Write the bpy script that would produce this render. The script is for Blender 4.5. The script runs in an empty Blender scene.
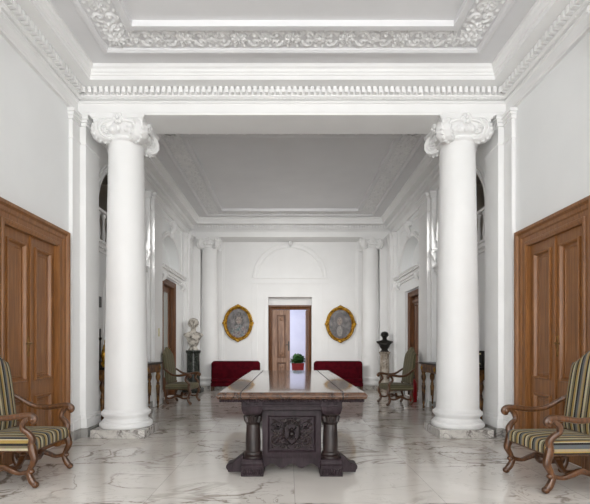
import bpy, math, random
import numpy as np
from mathutils import Matrix, Vector
random.seed(7)
PI = math.pi
COL = bpy.context.scene.collection

# ------------------------------------------------------------------ mesh builder
class MB:
    def __init__(s):
        s.v = []; s.f = []; s.uv = {}; s.M = Matrix.Identity(4)
    def add(s, verts, faces, uvs=None):
        n = len(s.v)
        for p in verts:
            s.v.append(tuple(s.M @ Vector(p)))
        for i, f in enumerate(faces):
            if uvs is not None:
                s.uv[len(s.f)] = [uvs[k] for k in f]
            s.f.append([k + n for k in f])
        return s
    def box(s, x0, x1, y0, y1, z0, z1):
        v = [(x0,y0,z0),(x1,y0,z0),(x1,y1,z0),(x0,y1,z0),(x0,y0,z1),(x1,y0,z1),(x1,y1,z1),(x0,y1,z1)]
        return s.add(v, [(0,3,2,1),(4,5,6,7),(0,1,5,4),(1,2,6,5),(2,3,7,6),(3,0,4,7)])
    def stack(s, x0, x1, y0, y1, prof):
        """square-plan moulding: prof = [(z, outset)]"""
        v = []; f = []
        for z, o in prof:
            v += [(x0-o,y0-o,z),(x1+o,y0-o,z),(x1+o,y1+o,z),(x0-o,y1+o,z)]
        n = len(prof)
        for i in range(n-1):
            for k in range(4):
                a = i*4+k; b = i*4+(k+1) % 4
                f.append((a,b,b+4,a+4))
        f.append((3,2,1,0)); f.append(tuple(range(n*4-4, n*4)))
        return s.add(v, f)
    def lathe(s, prof, c=(0,0,0), segs=32, lobes=0, depth=0.0):
        v = []; f = []
        for r, z in prof:
            for k in range(segs):
                a = 2*PI*k/segs
                rr = r*(1 + depth*math.cos(lobes*a)) if lobes else r
                v.append((c[0]+rr*math.cos(a), c[1]+rr*math.sin(a), c[2]+z))
        n = len(prof)
        for i in range(n-1):
            for k in range(segs):
                k2 = (k+1) % segs
                f.append((i*segs+k, i*segs+k2, (i+1)*segs+k2, (i+1)*segs+k))
        f.append(tuple(range(segs-1, -1, -1))); f.append(tuple(range((n-1)*segs, n*segs)))
        return s.add(v, f)
    def tube(s, pts, radii, segs=10, smooth=4, flat=1.0, up=(0,0,1), power=2.0):
        P = [Vector(p) for p in pts]
        R = list(radii) if hasattr(radii, '__len__') else [radii]*len(P)
        if smooth > 1 and len(P) > 2:
            Q = []; RQ = []
            for i in range(len(P)-1):
                p0 = P[max(i-1,0)]; p1 = P[i]; p2 = P[i+1]; p3 = P[min(i+2,len(P)-1)]
                for k in range(smooth):
                    t = k/smooth
                    Q.append(0.5*((2*p1)+(p2-p0)*t+(2*p0-5*p1+4*p2-p3)*t*t+(3*p1-p0-3*p2+p3)*t**3))
                    RQ.append(R[i]*(1-t)+R[i+1]*t)
            Q.append(P[-1]); RQ.append(R[-1]); P, R = Q, RQ
        v = []; f = []
        prev = None
        for i, p in enumerate(P):
            t = (P[min(i+1,len(P)-1)]-P[max(i-1,0)]).normalized()
            u = Vector(up) if prev is None else prev
            x = t.cross(u)
            if x.length < 1e-4: x = t.cross(Vector((0.3,1,0.2)))
            x.normalize(); y = x.cross(t).normalized(); prev = y
            for k in range(segs):
                a = 2*PI*k/segs
                ca, sa = math.cos(a), math.sin(a)
                ca = math.copysign(abs(ca)**(2/power), ca); sa = math.copysign(abs(sa)**(2/power), sa)
                v.append(tuple(p + x*(R[i]*ca) + y*(R[i]*flat*sa)))
        n = len(P)
        for i in range(n-1):
            for k in range(segs):
                k2 = (k+1) % segs
                f.append((i*segs+k, i*segs+k2, (i+1)*segs+k2, (i+1)*segs+k))
        f.append(tuple(range(segs-1,-1,-1))); f.append(tuple(range((n-1)*segs, n*segs)))
        return s.add(v, f)
    def ball(s, c, rx, ry=None, rz=None, segs=12, rings=8):
        ry = rx if ry is None else ry; rz = rx if rz is None else rz
        v = [(c[0],c[1],c[2]-rz)]; f = []
        for i in range(1, rings):
            b = -PI/2+PI*i/rings
            for k in range(segs):
                a = 2*PI*k/segs
                v.append((c[0]+rx*math.cos(b)*math.cos(a), c[1]+ry*math.cos(b)*math.sin(a), c[2]+rz*math.sin(b)))
        v.append((c[0],c[1],c[2]+rz)); L = len(v)-1
        for k in range(segs):
            k2 = (k+1) % segs
            f.append((0, 1+k2, 1+k)); f.append((L, L-segs+k, L-segs+k2))
            for i in range(rings-2):
                f.append((1+i*segs+k, 1+i*segs+k2, 1+(i+1)*segs+k2, 1+(i+1)*segs+k))
        return s.add(v, f)
    def grid(s, nu, nv, fn, uvfn=None, closeu=False):
        v = []; uv = []; f = []
        for j in range(nv):
            for i in range(nu):
                v.append(fn(i, j))
                uv.append(uvfn(i, j) if uvfn else (0,0))
        for j in range(nv-1):
            for i in range(nu if closeu else nu-1):
                i2 = (i+1) % nu
                f.append((j*nu+i, j*nu+i2, (j+1)*nu+i2, (j+1)*nu+i))
        return s.add(v, f, uv if uvfn else None)
    def rectloops(s, x0, x1, y0, y1, prof, close=False):
        """moulding running round the inside of a rectangle: prof = [(inset, z)]"""
        v = []; f = []
        for p, z in prof:
            v += [(x0+p,y0+p,z),(x1-p,y0+p,z),(x1-p,y1-p,z),(x0+p,y1-p,z)]
        n = len(prof)
        for i in range(n-1):
            for k in range(4):
                a = i*4+k; b = i*4+(k+1) % 4
                f.append((a,b,b+4,a+4))
        if close: f.append(tuple(range(n*4-4, n*4)))
        return s.add(v, f)
    def panel(s, mp, u0, u1, v0, v1, prof):
        """nested rectangles on a face: prof = [(inset, depth)], mp maps (u,v,d) to xyz"""
        v = []; f = []
        for p, d in prof:
            v += [mp(u0+p,v0+p,d), mp(u1-p,v0+p,d), mp(u1-p,v1-p,d), mp(u0+p,v1-p,d)]
        n = len(prof)
        for i in range(n-1):
            for k in range(4):
                a = i*4+k; b = i*4+(k+1) % 4
                f.append((a,b,b+4,a+4))
        f.append(tuple(range(n*4-4, n*4)))
        return s.add(v, f)
    def casing(s, mp, u0, u1, v1, prof, v0=0.0):
        v = []; f = []
        for o, d in prof:
            v += [mp(u0-o,v0,d), mp(u0-o,v1+o,d), mp(u1+o,v1+o,d), mp(u1+o,v0,d)]
        n = len(prof)
        for i in range(n-1):
            for k in range(3):
                a = i*4+k
                f.append((a,a+1,a+5,a+4))
        return s.add(v, f)
    def mbox(s, mp, u0, u1, v0, v1, d0, d1):
        v = [mp(u0,v0,d0),mp(u1,v0,d0),mp(u1,v1,d0),mp(u0,v1,d0),mp(u0,v0,d1),mp(u1,v0,d1),mp(u1,v1,d1),mp(u0,v1,d1)]
        return s.add(v, [(0,3,2,1),(4,5,6,7),(0,1,5,4),(1,2,6,5),(2,3,7,6),(3,0,4,7)])
    def strip(s, mp, path, prof):
        """moulding along an open 2-D path (u,v): prof = [(offset to the left of travel, depth)]"""
        n = len(path); v = []; f = []
        for i, (u, w) in enumerate(path):
            a = path[max(i-1,0)]; b = path[min(i+1,n-1)]
            tx, ty = b[0]-a[0], b[1]-a[1]; L = math.hypot(tx,ty)
            nx, ny = -ty/L, tx/L
            for o, d in prof:
                v.append(mp(u+nx*o, w+ny*o, d))
        m = len(prof)
        for i in range(n-1):
            for k in range(m-1):
                f.append((i*m+k, i*m+k+1, (i+1)*m+k+1, (i+1)*m+k))
        return s.add(v, f)
    def build(s, name, mat, parent=None, loc=None, sharp=38, bevel=0.0):
        me = bpy.data.meshes.new(name)
        me.from_pydata(s.v, [], s.f)
        if s.uv:
            ul = me.uv_layers.new(name='UVMap')
            for pi, p in enumerate(me.polygons):
                u = s.uv.get(pi)
                if u:
                    for li, q in zip(p.loop_indices, u): ul.data[li].uv = q
        import bmesh
        bm = bmesh.new(); bm.from_mesh(me)
        bmesh.ops.recalc_face_normals(bm, faces=bm.faces)
        bm.to_mesh(me); bm.free()
        me.polygons.foreach_set('use_smooth', [True]*len(me.polygons))
        me.set_sharp_from_angle(angle=math.radians(sharp))
        me.materials.append(mat)
        o = bpy.data.objects.new(name, me); COL.objects.link(o)
        if parent is not None: o.parent = parent
        if loc is not None: o.location = loc
        if bevel:
            b = o.modifiers.new('bevel', 'BEVEL'); b.width = bevel; b.segments = 2; b.limit_method = 'ANGLE'
        return o

def tag(o, label=None, cat=None, group=None, kind=None):
    if label: o['label'] = label
    if cat: o['category'] = cat
    if group: o['group'] = group
    if kind: o['kind'] = kind
    return o
def thing(name, label, cat, loc=(0,0,0), rz=0.0, group=None):
    o = bpy.data.objects.new(name, None); COL.objects.link(o)
    o.location = loc; o.rotation_euler = (0,0,rz); o.empty_display_size = 0.2
    return tag(o, label, cat, group)
def struct(o): o['kind'] = 'structure'; return o
def sroot(name):
    o = bpy.data.objects.new(name, None); COL.objects.link(o); return struct(o)
def dup(root, loc, rz, label, group=None):
    r = root.copy(); COL.objects.link(r); r.location = loc; r.rotation_euler = (0,0,rz); r['label'] = label
    if group: r['group'] = group
    for ch in list(root.children):
        c = ch.copy(); COL.objects.link(c); c.parent = r
        for g in list(ch.children):
            d = g.copy(); COL.objects.link(d); d.parent = c
    return r

# ------------------------------------------------------------------ materials
def new_mat(name):
    m = bpy.data.materials.new(name); m.use_nodes = True
    nt = m.node_tree; b = nt.nodes['Principled BSDF']
    return m, nt, b
def N(nt, t, **kw):
    n = nt.nodes.new(t)
    for k, v in kw.items():
        if hasattr(n, k) and not k[0].isupper(): setattr(n, k, v)
    return n
def ramp(nt, stops, interp='LINEAR'):
    r = nt.nodes.new('ShaderNodeValToRGB'); r.color_ramp.interpolation = interp
    e = r.color_ramp.elements
    while len(e) > 1: e.remove(e[0])
    e[0].position = stops[0][0]; e[0].color = (*stops[0][1], 1)
    for p, c in stops[1:]:
        q = e.new(p); q.color = (*c, 1)
    return r
def srgb(r, g, b):
    return tuple(((c/255+0.055)/1.055)**2.4 if c > 10 else c/255/12.92 for c in (r,g,b))
def coords(nt, scale=(1,1,1), src='Object'):
    tc = nt.nodes.new('ShaderNodeTexCoord'); mp = nt.nodes.new('ShaderNodeMapping')
    mp.inputs['Scale'].default_value = scale
    nt.links.new(tc.outputs[src], mp.inputs['Vector']); return mp.outputs['Vector']
def noisy(name, c1, c2, scale=3.0, rough=0.5, bump=0.0, bscale=40.0, vec=(1,1,1), detail=4.0, metal=0.0, lo=0.35, hi=0.65, coat=0.0):
    m, nt, b = new_mat(name)
    v = coords(nt, vec)
    n = nt.nodes.new('ShaderNodeTexNoise'); n.inputs['Scale'].default_value = scale; n.inputs['Detail'].default_value = detail
    nt.links.new(v, n.inputs['Vector'])
    r = ramp(nt, [(lo, c1), (hi, c2)])
    nt.links.new(n.outputs['Fac'], r.inputs['Fac']); nt.links.new(r.outputs['Color'], b.inputs['Base Color'])
    b.inputs['Roughness'].default_value = rough; b.inputs['Metallic'].default_value = metal
    b.inputs['Coat Weight'].default_value = coat
    if bump:
        n2 = nt.nodes.new('ShaderNodeTexNoise'); n2.inputs['Scale'].default_value = bscale
        nt.links.new(v, n2.inputs['Vector'])
        bp = nt.nodes.new('ShaderNodeBump'); bp.inputs['Strength'].default_value = bump; bp.inputs['Distance'].default_value = 0.01
        nt.links.new(n2.outputs['Fac'], bp.inputs['Height']); nt.links.new(bp.outputs['Normal'], b.inputs['Normal'])
    return m
def wood(name, dark, mid, light, vec=(9,9,0.7), rough=0.4, coat=0.0, scale=3.0):
    m, nt, b = new_mat(name)
    v = coords(nt, vec)
    n = nt.nodes.new('ShaderNodeTexNoise'); n.inputs['Scale'].default_value = scale; n.inputs['Detail'].default_value = 8
    n.inputs['Distortion'].default_value = 0.6; n.inputs['Roughness'].default_value = 0.65
    nt.links.new(v, n.inputs['Vector'])
    r = ramp(nt, [(0.28, dark), (0.5, mid), (0.72, light)])
    nt.links.new(n.outputs['Fac'], r.inputs['Fac']); nt.links.new(r.outputs['Color'], b.inputs['Base Color'])
    b.inputs['Roughness'].default_value = rough; b.inputs['Coat Weight'].default_value = coat; b.inputs['Coat Roughness'].default_value = 0.08
    bp = nt.nodes.new('ShaderNodeBump'); bp.inputs['Strength'].default_value = 0.12; bp.inputs['Distance'].default_value = 0.004
    nt.links.new(n.outputs['Fac'], bp.inputs['Height']); nt.links.new(bp.outputs['Normal'], b.inputs['Normal'])
    return m
def marble(name, base, vein, scale=1.2, rough=0.15, tile=0.0, width=0.035, amount=1.0, seam=0.0):
    m, nt, b = new_mat(name); L = nt.links.new
    v = coords(nt)
    if tile:
        sc = nt.nodes.new('ShaderNodeVectorMath'); sc.operation = 'SCALE'; sc.inputs['Scale'].default_value = 1/tile
        L(v, sc.inputs[0])
        fl = nt.nodes.new('ShaderNodeVectorMath'); fl.operation = 'FLOOR'; L(sc.outputs[0], fl.inputs[0])
        wn = nt.nodes.new('ShaderNodeTexWhiteNoise'); wn.noise_dimensions = '2D'; L(fl.outputs[0], wn.inputs['Vector'])
        ml = nt.nodes.new('ShaderNodeVectorMath'); ml.operation = 'SCALE'; ml.inputs['Scale'].default_value = 30
        L(wn.outputs['Color'], ml.inputs[0])
        ad = nt.nodes.new('ShaderNodeVectorMath'); L(v, ad.inputs[0]); L(ml.outputs[0], ad.inputs[1])
        vec = ad.outputs[0]
    else: vec = v
    def layer(s, w, dist, det, stretch):
        mp = nt.nodes.new('ShaderNodeMapping'); mp.inputs['Scale'].default_value = stretch; mp.inputs['Rotation'].default_value = (0,0,0.5)
        L(vec, mp.inputs['Vector'])
        n = nt.nodes.new('ShaderNodeTexNoise'); n.inputs['Scale'].default_value = s; n.inputs['Detail'].default_value = det
        n.inputs['Distortion'].default_value = dist; n.inputs['Roughness'].default_value = 0.55
        L(mp.outputs['Vector'], n.inputs['Vector'])
        a = nt.nodes.new('ShaderNodeMath'); a.operation = 'SUBTRACT'; a.inputs[1].default_value = 0.5; L(n.outputs['Fac'], a.inputs[0])
        c = nt.nodes.new('ShaderNodeMath'); c.operation = 'ABSOLUTE'; L(a.outputs[0], c.inputs[0])
        r = nt.nodes.new('ShaderNodeMapRange'); r.inputs['From Min'].default_value = 0.0; r.inputs['From Max'].default_value = w
        r.inputs['To Min'].default_value = 1.0; r.inputs['To Max'].default_value = 0.0
        r.interpolation_type = 'SMOOTHSTEP'; L(c.outputs[0], r.inputs['Value']); return r.outputs[0]
    v1 = layer(scale, width, 0.9, 5, (1,1.9,1)); v2 = layer(scale*2.3, width*0.7, 1.6, 6, (1,1.5,1)); v3 = layer(scale*0.55, 0.22, 0.6, 4, (1,1.6,1))
    msk = nt.nodes.new('ShaderNodeTexNoise'); msk.inputs['Scale'].default_value = scale*0.8; L(vec, msk.inputs['Vector'])
    mr = nt.nodes.new('ShaderNodeMapRange'); mr.inputs['From Min'].default_value = 0.36; mr.inputs['From Max'].default_value = 0.60; L(msk.outputs['Fac'], mr.inputs['Value'])
    def mul(a, k):
        n = nt.nodes.new('ShaderNodeMath'); n.operation = 'MULTIPLY'
        L(a, n.inputs[0])
        if isinstance(k, float): n.inputs[1].default_value = k
        else: L(k, n.inputs[1])
        return n.outputs[0]
    def addn(a, c):
        n = nt.nodes.new('ShaderNodeMath'); n.operation = 'ADD'; n.use_clamp = True; L(a, n.inputs[0]); L(c, n.inputs[1]); return n.outputs[0]
    t = addn(addn(mul(mul(v1, mr.outputs[0]), 0.85*amount), mul(mul(v2, mr.outputs[0]), 0.5*amount)), mul(v3, 0.22*amount))
    mix = nt.nodes.new('ShaderNodeMix'); mix.data_type = 'RGBA'
    mix.inputs['A'].default_value = (*base,1); mix.inputs['B'].default_value = (*vein,1); L(t, mix.inputs['Factor'])
    out = mix.outputs['Result']
    if tile and seam:
        fr = nt.nodes.new('ShaderNodeVectorMath'); fr.operation = 'FRACTION'; L(sc.outputs[0], fr.inputs[0])
        sx = nt.nodes.new('ShaderNodeSeparateXYZ'); L(fr.outputs[0], sx.inputs[0])
        mn = nt.nodes.new('ShaderNodeMath'); mn.operation = 'MINIMUM'; L(sx.outputs['X'], mn.inputs[0]); L(sx.outputs['Y'], mn.inputs[1])
        lt = nt.nodes.new('ShaderNodeMath'); lt.operation = 'LESS_THAN'; L(mn.outputs[0], lt.inputs[0]); lt.inputs[1].default_value = 0.006/tile
        m2 = nt.nodes.new('ShaderNodeMix'); m2.data_type = 'RGBA'; L(mul(lt.outputs[0], seam), m2.inputs['Factor'])
        L(out, m2.inputs['A']); m2.inputs['B'].default_value = (*[c*0.6 for c in vein],1); out = m2.outputs['Result']
    L(out, b.inputs['Base Color']); b.inputs['Roughness'].default_value = rough
    return m

M = {}
M['plaster'] = noisy('white_plaster', (0.80,0.80,0.795), (0.83,0.83,0.825), 2.0, 0.55, 0.03, 60)
M['wallpaint'] = noisy('wall_paint', (0.82,0.83,0.83), (0.845,0.855,0.855), 1.5, 0.6, 0.02, 80)
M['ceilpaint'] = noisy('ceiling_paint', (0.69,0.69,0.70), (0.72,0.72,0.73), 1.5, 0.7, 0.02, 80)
M['stucco'] = noisy('ornament_plaster', (0.76,0.76,0.76), (0.81,0.81,0.81), 6, 0.6)
M['floor'] = marble('floor_marble', (0.71,0.68,0.64), (0.24,0.20,0.165), 0.8, 0.09, tile=1.25, width=0.026, amount=1.0, seam=0.4)
M['plinth'] = marble('plinth_marble', (0.66,0.64,0.60), (0.20,0.18,0.17), 5.0, 0.25, width=0.07)
M['skirt'] = marble('skirting_marble', (0.42,0.41,0.39), (0.16,0.15,0.14), 4.0, 0.3, width=0.06)
M['door'] = wood('door_wood', srgb(104,66,31), srgb(130,84,42), srgb(150,102,55), (11,11,0.6), 0.42)
M['door_dark'] = wood('brown_door_wood', srgb(66,38,18), srgb(98,60,30), srgb(122,78,42), (7,7,0.55), 0.42)
M['chairwood'] = wood('walnut', srgb(44,26,13), srgb(82,51,27), srgb(112,72,40), (12,12,3), 0.35)
M['oak'] = wood('table_dark_oak', srgb(24,16,18), srgb(42,32,36), srgb(60,48,53), (10,10,2), 0.5)
M['carved'] = noisy('carved_dark_oak', srgb(20,13,12), srgb(44,32,30), 8, 0.34)
M['gold'] = noisy('gilt', srgb(124,88,22), srgb(206,160,58), 14, 0.38, 0.1, 60, metal=0.75)
M['giltwood'] = noisy('gilded_walnut', srgb(62,36,16), srgb(140,98,46), 9, 0.4, 0.1, 40, metal=0.25)
M['red'] = noisy('red_velvet', srgb(60,4,14), srgb(80,8,20), 9, 0.85, 0.1, 160)
M['brass'] = noisy('aged_brass', srgb(108,78,40), srgb(158,120,66), 20, 0.35, metal=0.9)
M['bronze'] = noisy('dark_bronze', srgb(20,18,16), srgb(40,35,30), 12, 0.35, metal=0.5)
M['statue'] = noisy('weathered_marble', srgb(96,90,82), srgb(200,194,184), 9, 0.5, detail=8, lo=0.36, hi=0.56)
M['greenmarble'] = marble('green_black_marble', (0.008,0.010,0.009), (0.06,0.066,0.055), 7.0, 0.2, width=0.07)
M['palemarble'] = marble('mottled_cream_marble', (0.48,0.43,0.36), (0.20,0.16,0.12), 6.0, 0.25, width=0.12)
M['black'] = noisy('black_paint', (0.012,0.012,0.012), (0.02,0.02,0.02), 5, 0.4)
M['extred'] = noisy('red_enamel', srgb(150,12,22), srgb(170,18,28), 3, 0.3)
M['leaf'] = noisy('green_leaf', srgb(30,70,28), srgb(80,130,60), 20, 0.5)
M['lilac'] = noisy('lilac_wall', srgb(214,216,230), srgb(222,224,236), 2, 0.7)
M['switch'] = noisy('ivory_plastic', srgb(196,188,150), srgb(208,200,164), 5, 0.4)
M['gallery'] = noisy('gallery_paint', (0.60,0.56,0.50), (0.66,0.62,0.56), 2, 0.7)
M['backfloor'] = noisy('dark_parquet', srgb(90,60,36), srgb(120,84,54), 6, 0.35)

for k_, s_ in (('oak', 0.22), ('red', 0.08), ('greenmarble', 0.3)):
    M[k_].node_tree.nodes['Principled BSDF'].inputs['Specular IOR Level'].default_value = s_
def glass_mat():
    m, nt, b = new_mat('door_glass')
    b.inputs['Base Color'].default_value = (0.62,0.67,0.65,1); b.inputs['Roughness'].default_value = 0.12
    b.inputs['Metallic'].default_value = 0.35
    return m
M['glass'] = glass_mat()
def pane_mat():
    m, nt, b = new_mat('window_glass')
    b.inputs['Base Color'].default_value = (0.95,0.97,1,1); b.inputs['Roughness'].default_value = 0.02
    b.inputs['Transmission Weight'].default_value = 1.0; b.inputs['IOR'].default_value = 1.1
    return m
M['pane'] = pane_mat()

def stripes_mat(name, stops, period, rough=0.8):
    m, nt, b = new_mat(name); L = nt.links.new
    tc = nt.nodes.new('ShaderNodeTexCoord'); s = nt.nodes.new('ShaderNodeSeparateXYZ'); L(tc.outputs['UV'], s.inputs[0])
    d = nt.nodes.new('ShaderNodeMath'); d.operation = 'DIVIDE'; d.inputs[1].default_value = period; L(s.outputs['X'], d.inputs[0])
    fr = nt.nodes.new('ShaderNodeMath'); fr.operation = 'FRACT'; L(d.outputs[0], fr.inputs[0])
    r = ramp(nt, stops, 'CONSTANT'); L(fr.outputs[0], r.inputs['Fac'])
    n = nt.nodes.new('ShaderNodeTexNoise'); n.inputs['Scale'].default_value = 45; L(tc.outputs['Object'], n.inputs['Vector'])
    mx = nt.nodes.new('ShaderNodeMix'); mx.data_type = 'RGBA'; mx.blend_type = 'MULTIPLY'; mx.inputs['Factor'].default_value = 0.35
    L(r.outputs['Color'], mx.inputs['A']); L(n.outputs['Color'], mx.inputs['B']); L(mx.outputs['Result'], b.inputs['Base Color'])
    b.inputs['Roughness'].default_value = rough; b.inputs['Sheen Weight'].default_value = 0.05; b.inputs['Specular IOR Level'].default_value = 0.2
    bp = nt.nodes.new('ShaderNodeBump'); bp.inputs['Strength'].default_value = 0.15; bp.inputs['Distance'].default_value = 0.003
    n2 = nt.nodes.new('ShaderNodeTexNoise'); n2.inputs['Scale'].default_value = 220; L(tc.outputs['Object'], n2.inputs['Vector'])
    L(n2.outputs['Fac'], bp.inputs['Height']); L(bp.outputs['Normal'], b.inputs['Normal'])
    return m
cream = srgb(188,178,148); must = srgb(160,134,76); blk = srgb(38,34,34); olive = srgb(120,112,88); slate = srgb(92,95,96); tan = srgb(158,142,112)
M['stripe'] = stripes_mat('striped_upholstery', [(0,blk),(0.10,cream),(0.22,olive),(0.34,blk),(0.42,must),(0.54,cream),(0.60,blk),(0.70,slate),(0.82,tan),(0.93,must)], 0.22)
ol1 = srgb(92,88,66); ol2 = srgb(116,110,86); ol3 = srgb(66,62,48)
M['tapestry'] = stripes_mat('olive_striped_upholstery', [(0,ol1),(0.2,ol2),(0.35,ol3),(0.45,ol2),(0.7,ol1),(0.85,srgb(140,132,104))], 0.12)

def tabletop_mat():
    m, nt, b = new_mat('polished_walnut_top'); L = nt.links.new
    v = coords(nt, (7,0.6,7))
    n = nt.nodes.new('ShaderNodeTexNoise'); n.inputs['Scale'].default_value = 3; n.inputs['Detail'].default_value = 8; n.inputs['Distortion'].default_value = 0.8
    L(v, n.inputs['Vector'])
    r = ramp(nt, [(0.3, srgb(44,27,18)), (0.5, srgb(72,47,32)), (0.7, srgb(94,65,45))]); L(n.outputs['Fac'], r.inputs['Fac'])
    # joints of the border boards
    tc = nt.nodes.new('ShaderNodeTexCoord'); s = nt.nodes.new('ShaderNodeSeparateXYZ'); L(tc.outputs['Object'], s.inputs[0])
    ab = nt.nodes.new('ShaderNodeMath'); ab.operation = 'ABSOLUTE'; L(s.outputs['X'], ab.inputs[0])
    c = nt.nodes.new('ShaderNodeMath'); c.operation = 'COMPARE'; c.inputs[1].default_value = 0.50; c.inputs[2].default_value = 0.007; L(ab.outputs[0], c.inputs[0])
    mx = nt.nodes.new('ShaderNodeMix'); mx.data_type = 'RGBA'; L(c.outputs[0], mx.inputs['Factor']); L(r.outputs['Color'], mx.inputs['A']); mx.inputs['B'].default_value = (*srgb(40,24,16),1)
    L(mx.outputs['Result'], b.inputs['Base Color'])
    b.inputs['Roughness'].default_value = 0.16; b.inputs['Coat Weight'].default_value = 0.6; b.inputs['Coat Roughness'].default_value = 0.06
    return m
M['top'] = tabletop_mat()
def vcol_mat(name, rough=0.45):
    m, nt, b = new_mat(name)
    a = nt.nodes.new('ShaderNodeVertexColor'); a.layer_name = 'Col'
    nt.links.new(a.outputs['Color'], b.inputs['Base Color']); b.inputs['Roughness'].default_value = rough
    return m
M['paint'] = vcol_mat('oil_painting')
P_WIN = 156; EXPO = 0.07; P_GAL = 35
# ================================================================== THE SETTING
W = 3.07; Y0 = -4.0; YS = 6.45; YB = 6.93; YE = 13.63; YF = 14.25; HB = 4.565; HC = 5.07
def mpL(u, v, d): return (-W+d, u, v)
def mpR(u, v, d): return (W-d, u, v)
def mpF(u, v, d): return (u, YF-d, v)
def mpBk(u, v, d): return (u, Y0+d, v)
SIDES = (('left', -1, mpL), ('right', 1, mpR))

def fill2d(loops):
    import bmesh
    bm = bmesh.new(); ed = []
    for lp in loops:
        vs = [bm.verts.new((p[0], p[1], 0)) for p in lp]
        for i in range(len(vs)): ed.append(bm.edges.new((vs[i], vs[(i+1) % len(vs)])))
    bmesh.ops.triangle_fill(bm, use_beauty=True, use_dissolve=False, edges=ed)
    bm.verts.index_update()
    vv = [(v.co.x, v.co.y) for v in bm.verts]; ff = [[v.index for v in f.verts] for f in bm.faces]
    bm.free(); return vv, ff
def holed(mb, mp, outline, holes, t):
    vv, ff = fill2d([outline]+holes)
    mb.add([mp(a, b, 0) for a, b in vv], ff); mb.add([mp(a, b, -t) for a, b in vv], ff)
    for lp in [outline]+holes:
        n = len(lp)
        mb.add([mp(a, b, 0) for a, b in lp]+[mp(a, b, -t) for a, b in lp], [(i, (i+1) % n, n+(i+1) % n, n+i) for i in range(n)])
    return mb
def rect(u0, u1, v0, v1): return [(u0,v0),(u1,v0),(u1,v1),(u0,v1)]
def arch(uc, hw, v0, vs, rise, n=24):
    p = [(uc-hw, v0), (uc+hw, v0)]
    for i in range(n+1):
        a = PI*i/n
        p.append((uc+hw*math.cos(a), vs+rise*math.sin(a)))
    q = [p[0]]
    for a in p[1:]:
        if abs(a[0]-q[-1][0])+abs(a[1]-q[-1][1]) > 1e-5: q.append(a)
    if abs(q[-1][0]-q[0][0])+abs(q[-1][1]-q[0][1]) < 1e-5: q.pop()
    return q
def arc(uc, hw, vs, rise, n=28):
    return [(uc-hw*math.cos(PI*i/n), vs+rise*math.sin(PI*i/n)) for i in range(n+1)]

# floor and the floor seen through the end door
fl = MB().box(-W-0.6, W+0.6, Y0-0.3, YF+0.3, -0.12, 0.0)
struct(fl.build('floor', M['floor']))
struct(MB().box(-2.6, 2.6, YF+0.3, 18.2, -0.12, 0.0).build('floor', M['backfloor']))

DU0, DU1, DH = 4.77, 5.87, 2.60            # side doors of the front hall
TU, TW, TS, TV, TR = 8.30, 1.17, 2.96, 3.50, 0.92   # tribune openings
NU, NW, NV, NR = 11.50, 1.02, 3.20, 0.86   # niches over the far side doors
EU0, EU1 = 10.86, 12.12; EHS = {'left': 2.98, 'right': 2.74}
for side, sg, mp in SIDES:
    mb = MB()
    holed(mb, mp, rect(Y0-0.3, YF+0.3, 0, 5.4), [rect(DU0, DU1, 0.0005, DH), arch(TU, TW, TS, TV, TR), arch(NU, NW, NV-0.02, NV, NR), rect(EU0, EU1, 0.0005, EHS[side])], 0.3)
    mb.mbox(mp, NU-1.1, NU+1.1, NV-0.1, NV+0.95, -0.3, -0.26)
    struct(mb.build('wall_'+side, M['wallpaint']))
    # gallery behind the upper opening
    g = MB()
    g.mbox(mp, TU-2.2, TU+2.2, TS-0.25, TS-0.10, -2.4, -0.31)
    g.mbox(mp, TU-2.2, TU+2.2, 5.0, 5.1, -2.4, -0.31)
    g.mbox(mp, TU-2.2, TU-2.1, TS-0.1, 5.0, -2.4, -0.31); g.mbox(mp, TU+2.1, TU+2.2, TS-0.1, 5.0, -2.4, -0.31)
    g.mbox(mp, TU-2.2, TU+2.2, TS-0.1, 5.0, -2.5, -2.4)
    g.strip(lambda u, v, d: mp(u, v, -2.4+d), arc(TU+0.6, 0.8, 3.7, 0.7), [(0,0),(0,0.06),(0.1,0.08),(0.2,0.05),(0.2,0)])
    g.strip(lambda u, v, d: mp(u, v, -2.4+d), arc(TU-1.2, 0.7, 3.7, 0.7), [(0,0),(0,0.06),(0.1,0.08),(0.2,0.05),(0.2,0)])
    struct(g.build('wall_gallery_'+side, M['gallery']))

# far wall with door opening, back wall with windows
OU, OH = 0.685, 2.84
mb = MB(); holed(mb, mpF, rect(-W, W, 0, 5.4), [rect(-OU, OU, 0.0005, OH)], 0.3)
struct(mb.build('wall_far', M['plaster']))
WINS = [(-2.1, 0.62), (0.0, 0.62), (2.1, 0.62)]
mb = MB(); holed(mb, mpBk, rect(-W, W, 0, 5.4), [rect(c-h, c+h, 0.5, 4.0) for c, h in WINS], 0.3)
struct(mb.build('wall_back', M['wallpaint']))
for i, (c, h) in enumerate(WINS):
    r = sroot('window_%d' % (i+1))
    f = MB(); 
    f.mbox(mpBk, c-h, c-h+0.07, 0.5, 4.0, -0.2, -0.12); f.mbox(mpBk, c+h-0.07, c+h, 0.5, 4.0, -0.2, -0.12)
    for z in (0.5, 1.6, 2.75, 3.93): f.mbox(mpBk, c-h, c+h, z, z+0.07, -0.2, -0.12)
    f.mbox(mpBk, c-0.03, c+0.03, 0.5, 4.0, -0.2, -0.12)
    f.build('window_frame', M['plaster'], r)
    MB().mbox(mpBk, c-h+0.02, c+h-0.02, 0.52, 3.98, -0.165, -0.155).build('pane', M['pane'], r)
# room beyond the end door
mb = MB()
mb.box(-2.5, -2.4, YF+0.3, 18, 0, 3.6); mb.box(2.4, 2.5, YF+0.3, 18, 0, 3.6); mb.box(-2.5, 2.5, 18, 18.1, 0, 3.6); mb.box(-2.5, 2.5, YF+0.3, 18.1, 3.6, 3.7)
struct(mb.build('wall_beyond', M['lilac']))

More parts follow.
